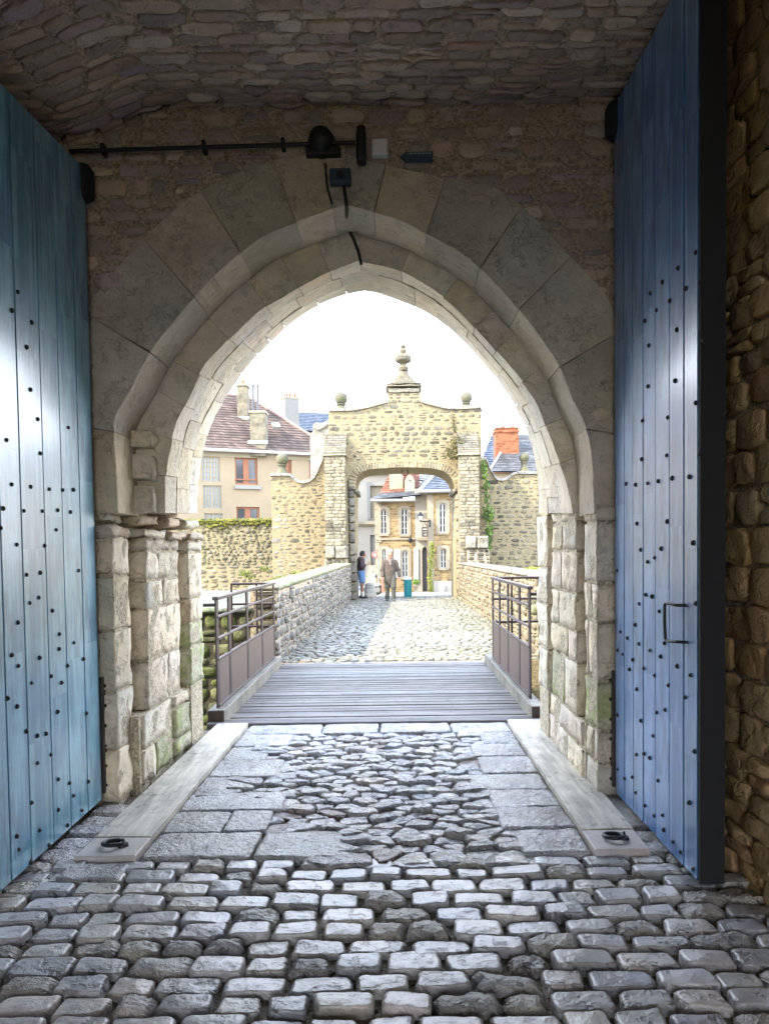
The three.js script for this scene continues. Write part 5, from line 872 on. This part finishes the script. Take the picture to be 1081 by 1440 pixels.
// ---------------------------------------------------------------- surfaces from distance fields, for people
function skin(fn, lo, hi, cell) {
  const n = [0, 1, 2].map((i) => Math.ceil((hi[i] - lo[i]) / cell) + 1), val = new Float32Array(n[0] * n[1] * n[2]), id = (i, j, k) => i + n[0] * (j + n[1] * k);
  for (let k = 0; k < n[2]; k++) for (let j = 0; j < n[1]; j++) for (let i = 0; i < n[0]; i++) val[id(i, j, k)] = fn(lo[0] + i * cell, lo[1] + j * cell, lo[2] + k * cell);
  const vert = new Int32Array(val.length).fill(-1), P = [], I = [];
  for (let k = 0; k < n[2] - 1; k++) for (let j = 0; j < n[1] - 1; j++) for (let i = 0; i < n[0] - 1; i++) {
    let x = 0, y = 0, z = 0, c = 0;
    const edge = (a, b) => { const va = val[id(i + a[0], j + a[1], k + a[2])], vb = val[id(i + b[0], j + b[1], k + b[2])]; if (va < 0 === vb < 0) return; const t = va / (va - vb); x += i + a[0] + (b[0] - a[0]) * t; y += j + a[1] + (b[1] - a[1]) * t; z += k + a[2] + (b[2] - a[2]) * t; c++; };
    for (let q = 0; q < 4; q++) { const a = q & 1, b = q >> 1; edge([0, a, b], [1, a, b]); edge([a, 0, b], [a, 1, b]); edge([a, b, 0], [a, b, 1]); }
    if (c) { vert[id(i, j, k)] = P.length / 3; P.push(lo[0] + (x / c) * cell, lo[1] + (y / c) * cell, lo[2] + (z / c) * cell); }
  }
  const quad = (a, b, c, d, f) => { if (Math.min(a, b, c, d) < 0) return; f ? I.push(a, b, c, a, c, d) : I.push(a, c, b, a, d, c); };
  for (let k = 1; k < n[2] - 1; k++) for (let j = 1; j < n[1] - 1; j++) for (let i = 1; i < n[0] - 1; i++) {
    const s = val[id(i, j, k)] < 0;
    if (s !== val[id(i + 1, j, k)] < 0) quad(vert[id(i, j - 1, k - 1)], vert[id(i, j, k - 1)], vert[id(i, j, k)], vert[id(i, j - 1, k)], s);
    if (s !== val[id(i, j + 1, k)] < 0) quad(vert[id(i - 1, j, k - 1)], vert[id(i - 1, j, k)], vert[id(i, j, k)], vert[id(i, j, k - 1)], s);
    if (s !== val[id(i, j, k + 1)] < 0) quad(vert[id(i - 1, j - 1, k)], vert[id(i, j - 1, k)], vert[id(i, j, k)], vert[id(i - 1, j, k)], s);
  }
  const g = new THREE.BufferGeometry(); g.setAttribute('position', new THREE.BufferAttribute(new Float32Array(P), 3)); g.setIndex(I); g.computeVertexNormals(); return boxUV(g.toNonIndexed());
}
const smin = (a, b, k) => { const h = Math.max(k - Math.abs(a - b), 0) / k; return Math.min(a, b) - h * h * k * 0.25; };
const cap = (x, y, z, a, b, ra, rb2, sx = 1, sz = 1) => { const bx = b[0] - a[0], by = b[1] - a[1], bz = b[2] - a[2], px = x - a[0], py = y - a[1], pz = z - a[2], t = Math.max(0, Math.min(1, (px * bx + py * by + pz * bz) / (bx * bx + by * by + bz * bz || 1))); return Math.hypot((px - bx * t) / sx, py - by * t, (pz - bz * t) / sz) - (ra + (rb2 - ra) * t); };
const field = (bones, k = 0.04) => (x, y, z) => { let d = 9; for (const b of bones) d = smin(d, cap(x, y, z, ...b), k); return d; };
const mat = (r, g, b, ro = 0.85) => std({ color: rgb(r, g, b), roughness: ro });
function handBones(w, f, side, curl) { // palm from wrist w along f, five fingers bent round what is held
  const d = V(...f).normalize(), ac = V(side, 0, 0), pl = V(...w).addScaledVector(d, 0.075), out = [[w, pl.toArray(), 0.024, 0.03, 1, 0.7]];
  [[-0.03, 0.06], [-0.01, 0.072], [0.01, 0.068], [0.03, 0.052]].forEach(([o, l]) => { const a = pl.clone().addScaledVector(ac, o * 0.9), b = a.clone().addScaledVector(d, l * 0.5).add(V(0, 0, curl * 0.02)), c = b.clone().addScaledVector(d, l * 0.4 * (1 - curl)).add(V(0, 0, curl * 0.03)); out.push([a.toArray(), b.toArray(), 0.01, 0.009], [b.toArray(), c.toArray(), 0.009, 0.008]); });
  const t0 = V(...w).addScaledVector(d, 0.03).addScaledVector(ac, 0.025), t1 = t0.clone().addScaledVector(d, 0.03).addScaledVector(ac, 0.02).add(V(0, 0, 0.02)), t2 = t1.clone().addScaledVector(d, 0.025).add(V(0, 0, 0.012));
  out.push([t0.toArray(), t1.toArray(), 0.013, 0.011], [t1.toArray(), t2.toArray(), 0.011, 0.009]); return out;
}
const headBones = (c, fx = 0, fz = 1) => { const o = (x, y, z) => [c[0] + x * fz + z * fx, c[1] + y, c[2] + z * fz - x * fx]; return [
  [o(0, 0.03, -0.015), o(0, 0.03, 0.015), 0.088, 0.086], [o(0, -0.05, 0.02), o(0, -0.075, 0.045), 0.062, 0.042], [o(0, 0.0, 0.088), o(0, -0.03, 0.106), 0.012, 0.016], [o(-0.03, 0.025, 0.083), o(0.03, 0.025, 0.083), 0.013, 0.013], [o(-0.022, -0.058, 0.078), o(0.022, -0.058, 0.078), 0.01, 0.01], [o(-0.083, 0.015, -0.005), o(-0.086, -0.025, 0.0), 0.016, 0.012], [o(0.083, 0.015, -0.005), o(0.086, -0.025, 0.0), 0.016, 0.012], [o(0, -0.08, -0.01), o(0, -0.18, -0.03), 0.056, 0.06]]; };
function faceParts(g, b, c, fx, fz) { const o = (x, y, z) => V(b.x + c[0] + x * fz + z * fx, b.y + c[1] + y, b.z + c[2] + z * fz - x * fx), s = (p, r, q) => new THREE.SphereGeometry(r, 10, 8).scale(...q).translate(p.x, p.y, p.z); part('eyes', merge([s(o(-0.032, 0.01, 0.083), 0.013, [1, 0.7, 0.7]), s(o(0.032, 0.01, 0.083), 0.013, [1, 0.7, 0.7])]), mat(0.04, 0.03, 0.03, 0.3), g); part('mouth', s(o(0, -0.058, 0.086), 0.024, [1, 0.25, 0.4]), mat(0.4, 0.15, 0.12), g); }
const put = (g, b) => g.translate(b.x, b.y, b.z);
{ // person walking towards us
  R = rngOf(801);
  const b = at(549, 843, 25.6); b.y = 0.005; b.z = -24.4; b.x = at(549, 843, 24.4).x; const k = 1.0;
  const p = thing('person', 'person in a long grey brown coat and dark trousers walking towards us with a stick', 'person', b.toArray(), 'people on the bridge');
  const sk = mat(0.3, 0.165, 0.115), S = (f, lo, hi, c) => put(skin(f, lo, hi, c), b);
  const hc = [0.0, 1.5, 0.05], legs = [[[-0.09, 0.86, 0], [-0.1, 0.47, 0.03], 0.09, 0.065], [[-0.1, 0.47, 0.03], [-0.11, 0.07, -0.03], 0.055, 0.04], [[0.09, 0.86, 0], [0.1, 0.46, 0.1], 0.09, 0.065], [[0.1, 0.46, 0.1], [0.11, 0.07, 0.1], 0.055, 0.04]];
  const armB = [[[-0.19, 1.28, 0], [-0.27, 1.02, 0.02], 0.05, 0.042], [[-0.27, 1.02, 0.02], [-0.25, 0.78, 0.12], 0.038, 0.03], [[0.19, 1.28, 0], [0.27, 1.02, -0.02], 0.05, 0.042], [[0.27, 1.02, -0.02], [0.29, 0.78, 0.06], 0.038, 0.03]];
  const hands = [...handBones([-0.25, 0.77, 0.13], [0, -1, 0.15], 1, 0.9), ...handBones([0.29, 0.77, 0.06], [0, -1, 0.1], -1, 0.4)];
  part('body', merge([S(field([[[0, 0.9, 0], [0, 1.28, 0], 0.13, 0.15, 1.1, 0.7], ...legs, ...armB, ...headBones(hc).slice(-1)]), [-0.4, 0, -0.25], [0.4, 1.5, 0.3], 0.016), S(field(hands, 0.012), [-0.34, 0.6, 0.0], [-0.16, 0.84, 0.26], 0.005), S(field(hands, 0.012), [0.2, 0.6, -0.04], [0.38, 0.84, 0.2], 0.005), S(field(headBones(hc), 0.02), [-0.14, 1.28, -0.12], [0.14, 1.66, 0.22], 0.008)]), sk, p);
  faceParts(p, b, hc, 0, 1);
  const coatF = field([[[0, 0.62, 0.01], [0, 0.95, 0], 0.19, 0.165, 1.05, 0.75], [[0, 0.95, 0], [0, 1.24, 0], 0.165, 0.16, 1.1, 0.75], [[-0.13, 1.3, 0], [0.13, 1.3, 0], 0.08, 0.08], [[-0.19, 1.28, 0], [-0.26, 1.02, 0.02], 0.075, 0.066], [[-0.26, 1.02, 0.02], [-0.25, 0.83, 0.1], 0.064, 0.054], [[0.19, 1.28, 0], [0.26, 1.02, -0.02], 0.075, 0.066], [[0.26, 1.02, -0.02], [0.285, 0.83, 0.05], 0.064, 0.054]], 0.035);
  part('coat', S((x, y, z) => Math.max(coatF(x, y, z) + 0.008 * noise3(x * 18, y * 10, z * 18), 0.5 - y), [-0.42, 0.4, -0.3], [0.42, 1.45, 0.3], 0.014), std({ color: rgb(0.12, 0.09, 0.072), map: T.stone, bumpMap: T.stone, bumpScale: 0.004, roughness: 0.85 }), p);
  part('scarf', S(field([[[-0.07, 1.36, 0.03], [0.07, 1.36, 0.03], 0.075, 0.075], [[0.0, 1.33, 0.1], [0.02, 1.2, 0.15], 0.05, 0.035]], 0.03), [-0.2, 1.1, -0.12], [0.2, 1.48, 0.24], 0.012), mat(0.16, 0.13, 0.11), p);
  part('trousers', S(field(legs.map(([a, c, r, q]) => [a, c, r + 0.022, q + 0.03]), 0.03), [-0.3, 0.05, -0.2], [0.3, 1.0, 0.3], 0.014), mat(0.08, 0.078, 0.06), p);
  part('shoes', S(field([[[-0.11, 0.045, -0.07], [-0.115, 0.035, 0.1], 0.05, 0.04], [[0.11, 0.045, 0.06], [0.115, 0.035, 0.24], 0.05, 0.04]], 0.02), [-0.22, -0.02, -0.16], [0.22, 0.14, 0.32], 0.01), mat(0.06, 0.09, 0.1, 0.5), p);
  part('hair', S((x, y, z) => Math.max(cap(x, y, z, [0, 1.545, -0.02], [0, 1.535, 0.02], 0.103, 0.1), -cap(x, y, z, [0, 1.45, 0.13], [0, 1.53, 0.13], 0.09, 0.085)), [-0.14, 1.38, -0.16], [0.14, 1.68, 0.16], 0.01), mat(0.1, 0.08, 0.07), p);
  const st = thing('walking_stick', 'thin reddish stick held in the hand of the walking person', 'stick', [b.x - 0.25, 0, b.z + 0.2]);
  part('shaft', rod(V(b.x - 0.25, 0.66, b.z + 0.2), V(b.x - 0.25, 0.01, b.z + 0.3), 0.012, 10), mat(0.3, 0.32, 0.36, 0.5), st); part('grip', rod(V(b.x - 0.25, 0.76, b.z + 0.185), V(b.x - 0.25, 0.3, b.z + 0.256), 0.03, 12), mat(0.62, 0.17, 0.12, 0.6), st);
}
{ // person at the left pier of the gateway, looking at a phone, turned to the right
  R = rngOf(821);
  const D = 26.1, b = at(508.5, 840, D); b.y = 0.005; b.z = -D;
  const p = thing('person', 'person in a dark top and blue shorts standing behind the gateway pier with a phone', 'person', b.toArray(), 'people on the bridge');
  const S = (f, lo, hi, c) => put(skin(f, lo, hi, c), b), hc = [0.07, 1.53, 0.02], legs = [[[0.0, 0.86, 0.09], [0.03, 0.47, 0.09], 0.09, 0.06], [[0.03, 0.47, 0.09], [0.05, 0.08, 0.08], 0.055, 0.038], [[0.0, 0.86, -0.08], [0.01, 0.47, -0.08], 0.09, 0.06], [[0.01, 0.47, -0.08], [0.0, 0.08, -0.08], 0.055, 0.038]];
  const arms = [[[0.0, 1.36, 0.18], [0.03, 1.1, 0.22], 0.05, 0.042], [[0.03, 1.1, 0.22], [0.22, 1.19, 0.13], 0.038, 0.03], [[0.0, 1.36, -0.18], [0.03, 1.1, -0.22], 0.05, 0.042], [[0.03, 1.1, -0.22], [0.22, 1.19, -0.06], 0.038, 0.03]];
  const fing = []; for (let i = 0; i < 4; i++) fing.push([[0.26, 1.185 + i * 0.02, 0.11], [0.3, 1.19 + i * 0.02, 0.085], 0.01, 0.009], [[0.3, 1.19 + i * 0.02, 0.085], [0.305, 1.19 + i * 0.02, 0.045], 0.009, 0.008]);
  fing.push([[0.21, 1.19, 0.13], [0.27, 1.215, 0.105], 0.026, 0.028], [[0.24, 1.22, 0.1], [0.275, 1.26, 0.075], 0.012, 0.01]);
  part('body', merge([S(field([[[0, 0.92, 0], [0, 1.36, 0], 0.12, 0.14, 0.8, 1.1], ...legs, ...arms, ...headBones(hc, 1, 0).slice(-1)]), [-0.3, 0, -0.35], [0.34, 1.56, 0.35], 0.016), S(field(fing, 0.012), [0.16, 1.12, 0.0], [0.36, 1.3, 0.18], 0.005), S(field(headBones(hc, 1, 0), 0.02), [-0.08, 1.3, -0.12], [0.3, 1.68, 0.16], 0.008)]), mat(0.34, 0.2, 0.14), p);
  faceParts(p, b, hc, 1, 0);
  part('top', S(field([[[0, 0.88, 0], [0, 1.1, 0], 0.15, 0.15, 0.85, 1.15], [[0, 1.1, 0], [0, 1.34, 0], 0.15, 0.15, 0.85, 1.2], [[0.0, 1.37, 0.18], [0.03, 1.12, 0.23], 0.075, 0.065], [[0.03, 1.12, 0.23], [0.13, 1.16, 0.18], 0.06, 0.05], [[0.0, 1.37, -0.18], [0.03, 1.12, -0.23], 0.075, 0.065], [[0.03, 1.12, -0.23], [0.13, 1.16, -0.15], 0.06, 0.05]], 0.05), [-0.3, 0.7, -0.4], [0.34, 1.56, 0.4], 0.015), mat(0.05, 0.03, 0.04), p);
  part('shorts', S((x, y, z) => Math.max(field([[[0.0, 0.9, 0.07], [0.03, 0.55, 0.1], 0.13, 0.105], [[0.0, 0.9, -0.07], [0.01, 0.55, -0.09], 0.13, 0.105]], 0.03)(x, y, z), 0.54 - y), [-0.25, 0.45, -0.3], [0.3, 1.06, 0.3], 0.015), mat(0.1, 0.19, 0.36), p);
  part('socks', S(field([[[0.05, 0.22, 0.08], [0.05, 0.08, 0.08], 0.05, 0.048], [[0.0, 0.22, -0.08], [0.0, 0.08, -0.08], 0.05, 0.048]], 0.02), [-0.1, 0.0, -0.18], [0.16, 0.3, 0.18], 0.012), mat(0.75, 0.72, 0.66), p);
  part('shoes', S(field([[[0.0, 0.045, 0.08], [0.17, 0.035, 0.09], 0.05, 0.042], [[-0.05, 0.045, -0.08], [0.12, 0.035, -0.07], 0.05, 0.042]], 0.02), [-0.14, -0.02, -0.18], [0.26, 0.14, 0.18], 0.01), mat(0.05, 0.045, 0.035), p);
  part('hair', S((x, y, z) => Math.max(cap(x, y, z, [0.06, 1.575, 0.02], [0.05, 1.56, 0.02], 0.105, 0.105), -cap(x, y, z, [0.2, 1.46, 0.02], [0.2, 1.56, 0.02], 0.1, 0.095)), [-0.1, 1.42, -0.14], [0.24, 1.7, 0.18], 0.01), mat(0.03, 0.025, 0.025), p);
  const ph = thing('phone', 'dark phone held up by the person in blue shorts', 'phone', [b.x + 0.28, 1.22, b.z + 0.07]);
  part('case', new RoundedBoxGeometry(0.012, 0.15, 0.075, 2, 0.005).rotateZ(-0.3).translate(b.x + 0.285, 1.245, b.z + 0.075), mat(0.03, 0.03, 0.035, 0.4), ph); part('screen', new THREE.BoxGeometry(0.002, 0.135, 0.065).rotateZ(-0.3).translate(b.x + 0.2765, 1.2475, b.z + 0.075), mat(0.02, 0.02, 0.025, 0.1), ph);
}
// ---------------------------------------------------------------- street furniture and plants
{
  R = rngOf(841);
  const b = at(573.5, 838.5, 26.5), r = (5.6 * 26.5) / FOC, h = (28 * 26.5) / FOC, t = thing('bollard', 'teal green round bollard with a white top standing in the roadway', 'bollard', [b.x, -0.02, b.z]);
  part('shaft', new THREE.CylinderGeometry(r, r, h - 0.04, 28).translate(b.x, h / 2 - 0.04, b.z), mat(0.012, 0.2, 0.22, 0.5), t);
  part('top', new THREE.LatheGeometry([[r + 0.006, h - 0.07], [r + 0.006, h - 0.02], [r * 0.9, h + 0.01], [0, h + 0.02]].map(([a, c]) => new THREE.Vector2(a, c)), 28).translate(b.x, -0.02, b.z), M.white, t);
  part('base_plate', new THREE.CylinderGeometry(r * 1.6, r * 1.6, 0.03, 28).translate(b.x, -0.005, b.z), mat(0.1, 0.13, 0.15, 0.6), t);
  const g = at(520, 836, 26.6), gs = thing('guard_stone', 'low pale worn guard stone at the foot of the left gateway pier', 'stone', [g.x, -0.02, g.z]);
  part('stone', tint(new THREE.LatheGeometry(spl([[0.24, -0.05], [0.23, 0.15], [0.19, 0.38], [0.14, 0.5], [0, 0.55]], 12).map(([a, c]) => new THREE.Vector2(Math.max(0, a), c)), 14).translate(g.x, 0, g.z), [0.62, 0.58, 0.5]), M.arch, gs);
  // round road sign
  const s = at(526.5, 780, 33), sg = thing('road_sign', 'small round white road sign with a red rim on a thin post', 'sign', [s.x + 0.14, -0.3, -33]), sr = 0.1;
  part('post', rod(V(s.x + 0.16, -0.3, -33.03), V(s.x + 0.16, s.y - 0.1, -33.03), 0.04, 10), M.greyTrim, sg);
  const disc = part('disc', new THREE.CylinderGeometry(sr * 1.25, sr * 1.25, 0.02, 30).rotateX(Math.PI / 2).translate(s.x, s.y, -33), M.white, sg);
  part('rim', new THREE.TorusGeometry(sr, 0.03, 8, 30).translate(s.x, s.y, -32.985), mat(0.5, 0.12, 0.1, 0.5), disc);
  part('bracket', rod(V(s.x, s.y, -33.02), V(s.x + 0.16, s.y - 0.12, -33.03), 0.02, 8), M.greyTrim, sg);
  // parked scooter, mostly hidden
  const m = at(522, 829, 31), mo = thing('motor_scooter', 'grey motor scooter parked behind the guard stone beyond the gateway', 'scooter', [m.x, -0.15, m.z]), mz = m.z, y0 = -0.17;
  const wheel = (x) => { const w = part('wheel', new THREE.TorusGeometry(0.18, 0.06, 10, 22).translate(x, y0 + 0.24, mz), mat(0.03, 0.03, 0.03, 0.7), mo); part('rim', new THREE.CylinderGeometry(0.12, 0.12, 0.05, 18).rotateX(Math.PI / 2).translate(x, y0 + 0.24, mz), M.greyTrim, w); };
  wheel(m.x + 0.25); wheel(m.x - 0.85);
  part('body', put(skin(field([[[-0.85, 0.5, 0], [-0.45, 0.62, 0], 0.16, 0.15], [[-0.5, 0.3, 0], [-0.05, 0.28, 0], 0.1, 0.09], [[-0.02, 0.3, 0], [0.1, 0.82, 0], 0.1, 0.1], [[0.1, 0.4, 0], [0.3, 0.42, 0], 0.07, 0.08]], 0.08), [-1.15, 0.1, -0.3], [0.5, 1.05, 0.3], 0.025), V(m.x, y0, mz)), mat(0.4, 0.42, 0.44, 0.35), mo);
  part('seat', put(skin(field([[[-0.85, 0.7, 0], [-0.4, 0.74, 0], 0.1, 0.09]], 0.02), [-1.05, 0.5, -0.2], [-0.2, 0.95, 0.2], 0.02), V(m.x, y0, mz)), mat(0.03, 0.03, 0.03), mo);
  part('handlebar', rod(V(m.x + 0.08, y0 + 0.98, mz - 0.3), V(m.x + 0.08, y0 + 0.98, mz + 0.3), 0.02, 8), M.iron, mo); part('headlight', new THREE.SphereGeometry(0.07, 12, 8).translate(m.x + 0.19, y0 + 0.8, mz), M.glass, mo);
  // wall lantern and the hanging sign below its bracket
  const DQ = 36.4, l = at(591, 728, DQ), w = at(604, 733, DQ), ln = thing('wall_lantern', 'black wall lantern on a bracket at the corner of the brick house', 'lantern', [w.x, w.y, -DQ]);
  part('bracket', merge([rod(V(l.x, w.y, -DQ), V(w.x, w.y, -DQ), 0.035, 8), box(w.x - 0.03, w.x + 0.05, w.y - 0.28, w.y + 0.06, DQ - 0.03, DQ + 0.05), tube([V(w.x, w.y - 0.25, -DQ), V(w.x - 0.18, w.y - 0.2, -DQ), V(w.x - 0.25, w.y - 0.02, -DQ)], 0.02, 16, 6), rod(V(l.x, w.y, -DQ), V(l.x, w.y + 0.06, -DQ), 0.05, 8)]), M.iron, ln);
  part('roof', new THREE.LatheGeometry([[0.17, 0.2], [0.15, 0.24], [0.06, 0.33], [0.04, 0.39], [0, 0.4]].map(([a, c]) => new THREE.Vector2(a, c)), 6).translate(l.x, w.y + 0.06, -DQ), M.iron, ln);
  const gl = part('glass', new THREE.CylinderGeometry(0.145, 0.09, 0.2, 6).translate(l.x, w.y + 0.16, -DQ), mat(0.75, 0.75, 0.72, 0.2), ln); 
  for (let i = 0; i < 6; i++) { const a = (i / 6) * 6.283; part('bar', rod(V(l.x + Math.sin(a) * 0.092, w.y + 0.06, -DQ + Math.cos(a) * 0.092), V(l.x + Math.sin(a) * 0.148, w.y + 0.26, -DQ + Math.cos(a) * 0.148), 0.01, 5), M.iron, ln); }
  const q0 = at(593, 755, DQ), q1 = at(601.8, 741, DQ), hs = thing('hanging_sign', 'dark brown hanging sign with three lines of pale lettering under the lantern', 'sign', [(q0.x + q1.x) / 2, q0.y, -DQ]);
  const bd = part('board', rb(facing(DQ), q0.x, q1.x, q0.y, q1.y, -0.02, 0.02, 0.006), mat(0.07, 0.045, 0.03, 0.6), hs), ww = q1.x - q0.x, hh = q1.y - q0.y, ink = [];
  for (const [f, h, x0, x1, st] of [[0.78, 0.07, 0.14, 0.84, 7], [0.5, 0.035, 0.1, 0.8, 9], [0.22, 0.1, 0.34, 0.7, 4]]) for (let i = 0; i < st; i++) { const u = q0.x + ww * (x0 + ((x1 - x0) * i) / st), v = q0.y + hh * f, s2 = (ww * (x1 - x0)) / st; ink.push(fb(facing(DQ), u, u + s2 * rr(0.5, 0.8), v - hh * h * rr(0.4, 0.7), v + hh * h * rr(0.3, 0.8), 0.02, 0.024)); }
  part('lettering', merge(ink), mat(0.75, 0.7, 0.6), bd);
  part('hanger', merge([rod(V(q0.x + 0.06, q1.y, -DQ), V(q0.x + 0.06, w.y, -DQ), 0.012, 6), rod(V(q1.x - 0.06, q1.y, -DQ), V(q1.x - 0.06, w.y, -DQ), 0.012, 6)]), M.iron, hs);
}
M.leaf = new THREE.MeshPhysicalMaterial({ vertexColors: true, map: T.leaf, roughness: 0.7, side: THREE.DoubleSide, transmission: 0.35, thickness: 0 });
function leaves(n, at3, size, cols) {
  const pos = [], nor = [], uv = [], col = [], v = [V(-0.5, 0, 0), V(0, -0.12, 0.06), V(0.5, 0, 0), V(0, 0.16, 0.06), V(0, 0.5, 0)];
  for (let i = 0; i < n; i++) {
    const c = at3(i), s = rr(...size), q = new THREE.Quaternion().setFromEuler(new THREE.Euler(rr(-1.2, 1.2), rr(-3.1, 3.1), rr(-3.1, 3.1))), P = [V(-0.28, 0.05, 0), V(0, -0.5, 0.08), V(0.28, 0.05, 0), V(0, 0.5, -0.05)].map((p) => p.multiplyScalar(s).applyQuaternion(q).add(c)), N = P[1].clone().sub(P[0]).cross(P[2].clone().sub(P[0])).normalize(), k = vary(pick(cols), 0.2);
    for (const j of [0, 1, 2, 0, 2, 3]) { pos.push(P[j].x, P[j].y, P[j].z); nor.push(N.x, N.y, N.z); uv.push(P[j].x, P[j].y); col.push(...k); }
  }
  const g = new THREE.BufferGeometry(); for (const [a, b, s] of [['position', pos, 3], ['normal', nor, 3], ['uv', uv, 2], ['color', col, 3]]) g.setAttribute(a, new THREE.BufferAttribute(new Float32Array(b), s)); return g;
}
const blob = (c, r) => { let p; do p = V(rr(-1, 1), rr(-1, 1), rr(-1, 1)); while (p.lengthSq() > 1); return V(c.x + p.x * r[0], c.y + p.y * r[1], c.z + p.z * r[2]); };
{
  R = rngOf(861);
  const green = [[0.2, 0.34, 0.05], [0.28, 0.42, 0.07], [0.14, 0.26, 0.05]], dry = [[0.2, 0.17, 0.06], [0.26, 0.21, 0.08], [0.15, 0.16, 0.05]];
  const climber = (name, label, cat, D, clumps, n, size, cols, dep = 0.25) => {
    const t = thing(name, label, cat, at(clumps[0][0], clumps[0][1] + clumps[0][3], D).toArray()), cs = clumps.map(([x, y, rx, ry]) => [at(x, y, D), [(rx * D) / FOC, (ry * D) / FOC, dep]]), wsum = clumps.map((c) => c[2] * c[3]), tot = wsum.reduce((a, b) => a + b);
    part('foliage', leaves(n, () => { let r = R() * tot, i = 0; while (i < cs.length - 1 && r > wsum[i]) r -= wsum[i++]; return blob(...cs[i]); }, size, cols), M.leaf, t);
    const pts = clumps.map(([x, y]) => at(x, y, D + 0.05)); if (pts.length > 1) part('stem', tube(pts, 0.02, 30, 5), mat(0.12, 0.08, 0.05), t);
    return t;
  };
  climber('climbing_plant', 'bright green climbing plant on the wing wall beside the right buttress', 'plant', 24.9, [[685, 764, 8, 13], [688, 745, 6, 8], [687, 722, 9, 13], [684, 700, 4, 8], [684, 683, 5, 8], [681, 664, 5, 11], [679, 652, 3, 6]], 900, [0.06, 0.15], green);
  climber('wall_shrub', 'brownish wild shrub growing out of the gateway wall at the upper right', 'shrub', 24.7, [[637, 633, 10, 15], [631, 641, 6, 5], [645, 622, 8, 8], [638, 600, 4, 10], [637, 586, 3, 6]], 620, [0.05, 0.12], dry, 0.16);
  climber('wall_shrub', 'small green tuft growing on the right jamb of the gateway', 'shrub', 24.9, [[646, 731, 6, 3], [650, 728, 4, 3]], 60, [0.05, 0.1], dry, 0.1);
  climber('hedge_bush', 'bright yellow green bush behind the right railing by the pier', 'bush', 22, [[750, 803, 14, 6], [742, 805, 8, 4]], 500, [0.06, 0.12], [[0.42, 0.46, 0.04], [0.34, 0.4, 0.05]], 0.4);
  climber('ivy_column', 'narrow column of yellow green ivy beside the doorway of the brick house', 'ivy', 36.2, [[605.5, 828, 5, 8], [604.5, 812, 4.5, 12], [606, 790, 5, 14], [607.5, 772, 5, 10], [607, 765, 3, 4]], 900, [0.06, 0.13], [[0.32, 0.36, 0.05], [0.24, 0.3, 0.05], [0.4, 0.4, 0.06]], 0.14);
  const pt = thing('potted_plant', 'small round green plant in a pale pot right of the bollard', 'plant', at(585, 829, 34).toArray()), c = at(585, 818.5, 34), pb = at(585, 829, 34);
  part('foliage', leaves(320, () => blob(c, [0.16, 0.15, 0.16]), [0.05, 0.1], green), M.leaf, pt);
  part('pot', new THREE.LatheGeometry([[0.11, -0.1], [0.06, -0.02], [0.07, 0.02], [0.15, 0.18], [0.17, 0.22], [0.14, 0.22], [0, 0.2]].map(([a, b]) => new THREE.Vector2(a, b)), 18).translate(pb.x, pb.y, pb.z), M.stoneTrim, pt);
  climber('wall_shrub', 'grassy weeds growing at the foot of the retaining wall behind the left railing', 'weeds', 27.6, [[345, 806, 10, 4], [372, 800, 8, 4], [352, 812, 9, 3]], 420, [0.05, 0.12], [[0.34, 0.38, 0.06], [0.26, 0.3, 0.06]], 0.3);
  climber('wall_shrub', 'ferny weeds at the base of the left wing wall over the parapet', 'weeds', 25.2, [[398, 812, 12, 3], [420, 806, 12, 3], [385, 816, 8, 3]], 420, [0.05, 0.1], [[0.34, 0.38, 0.08], [0.28, 0.32, 0.08]], 0.2);
}
renderer.render(scene, camera);
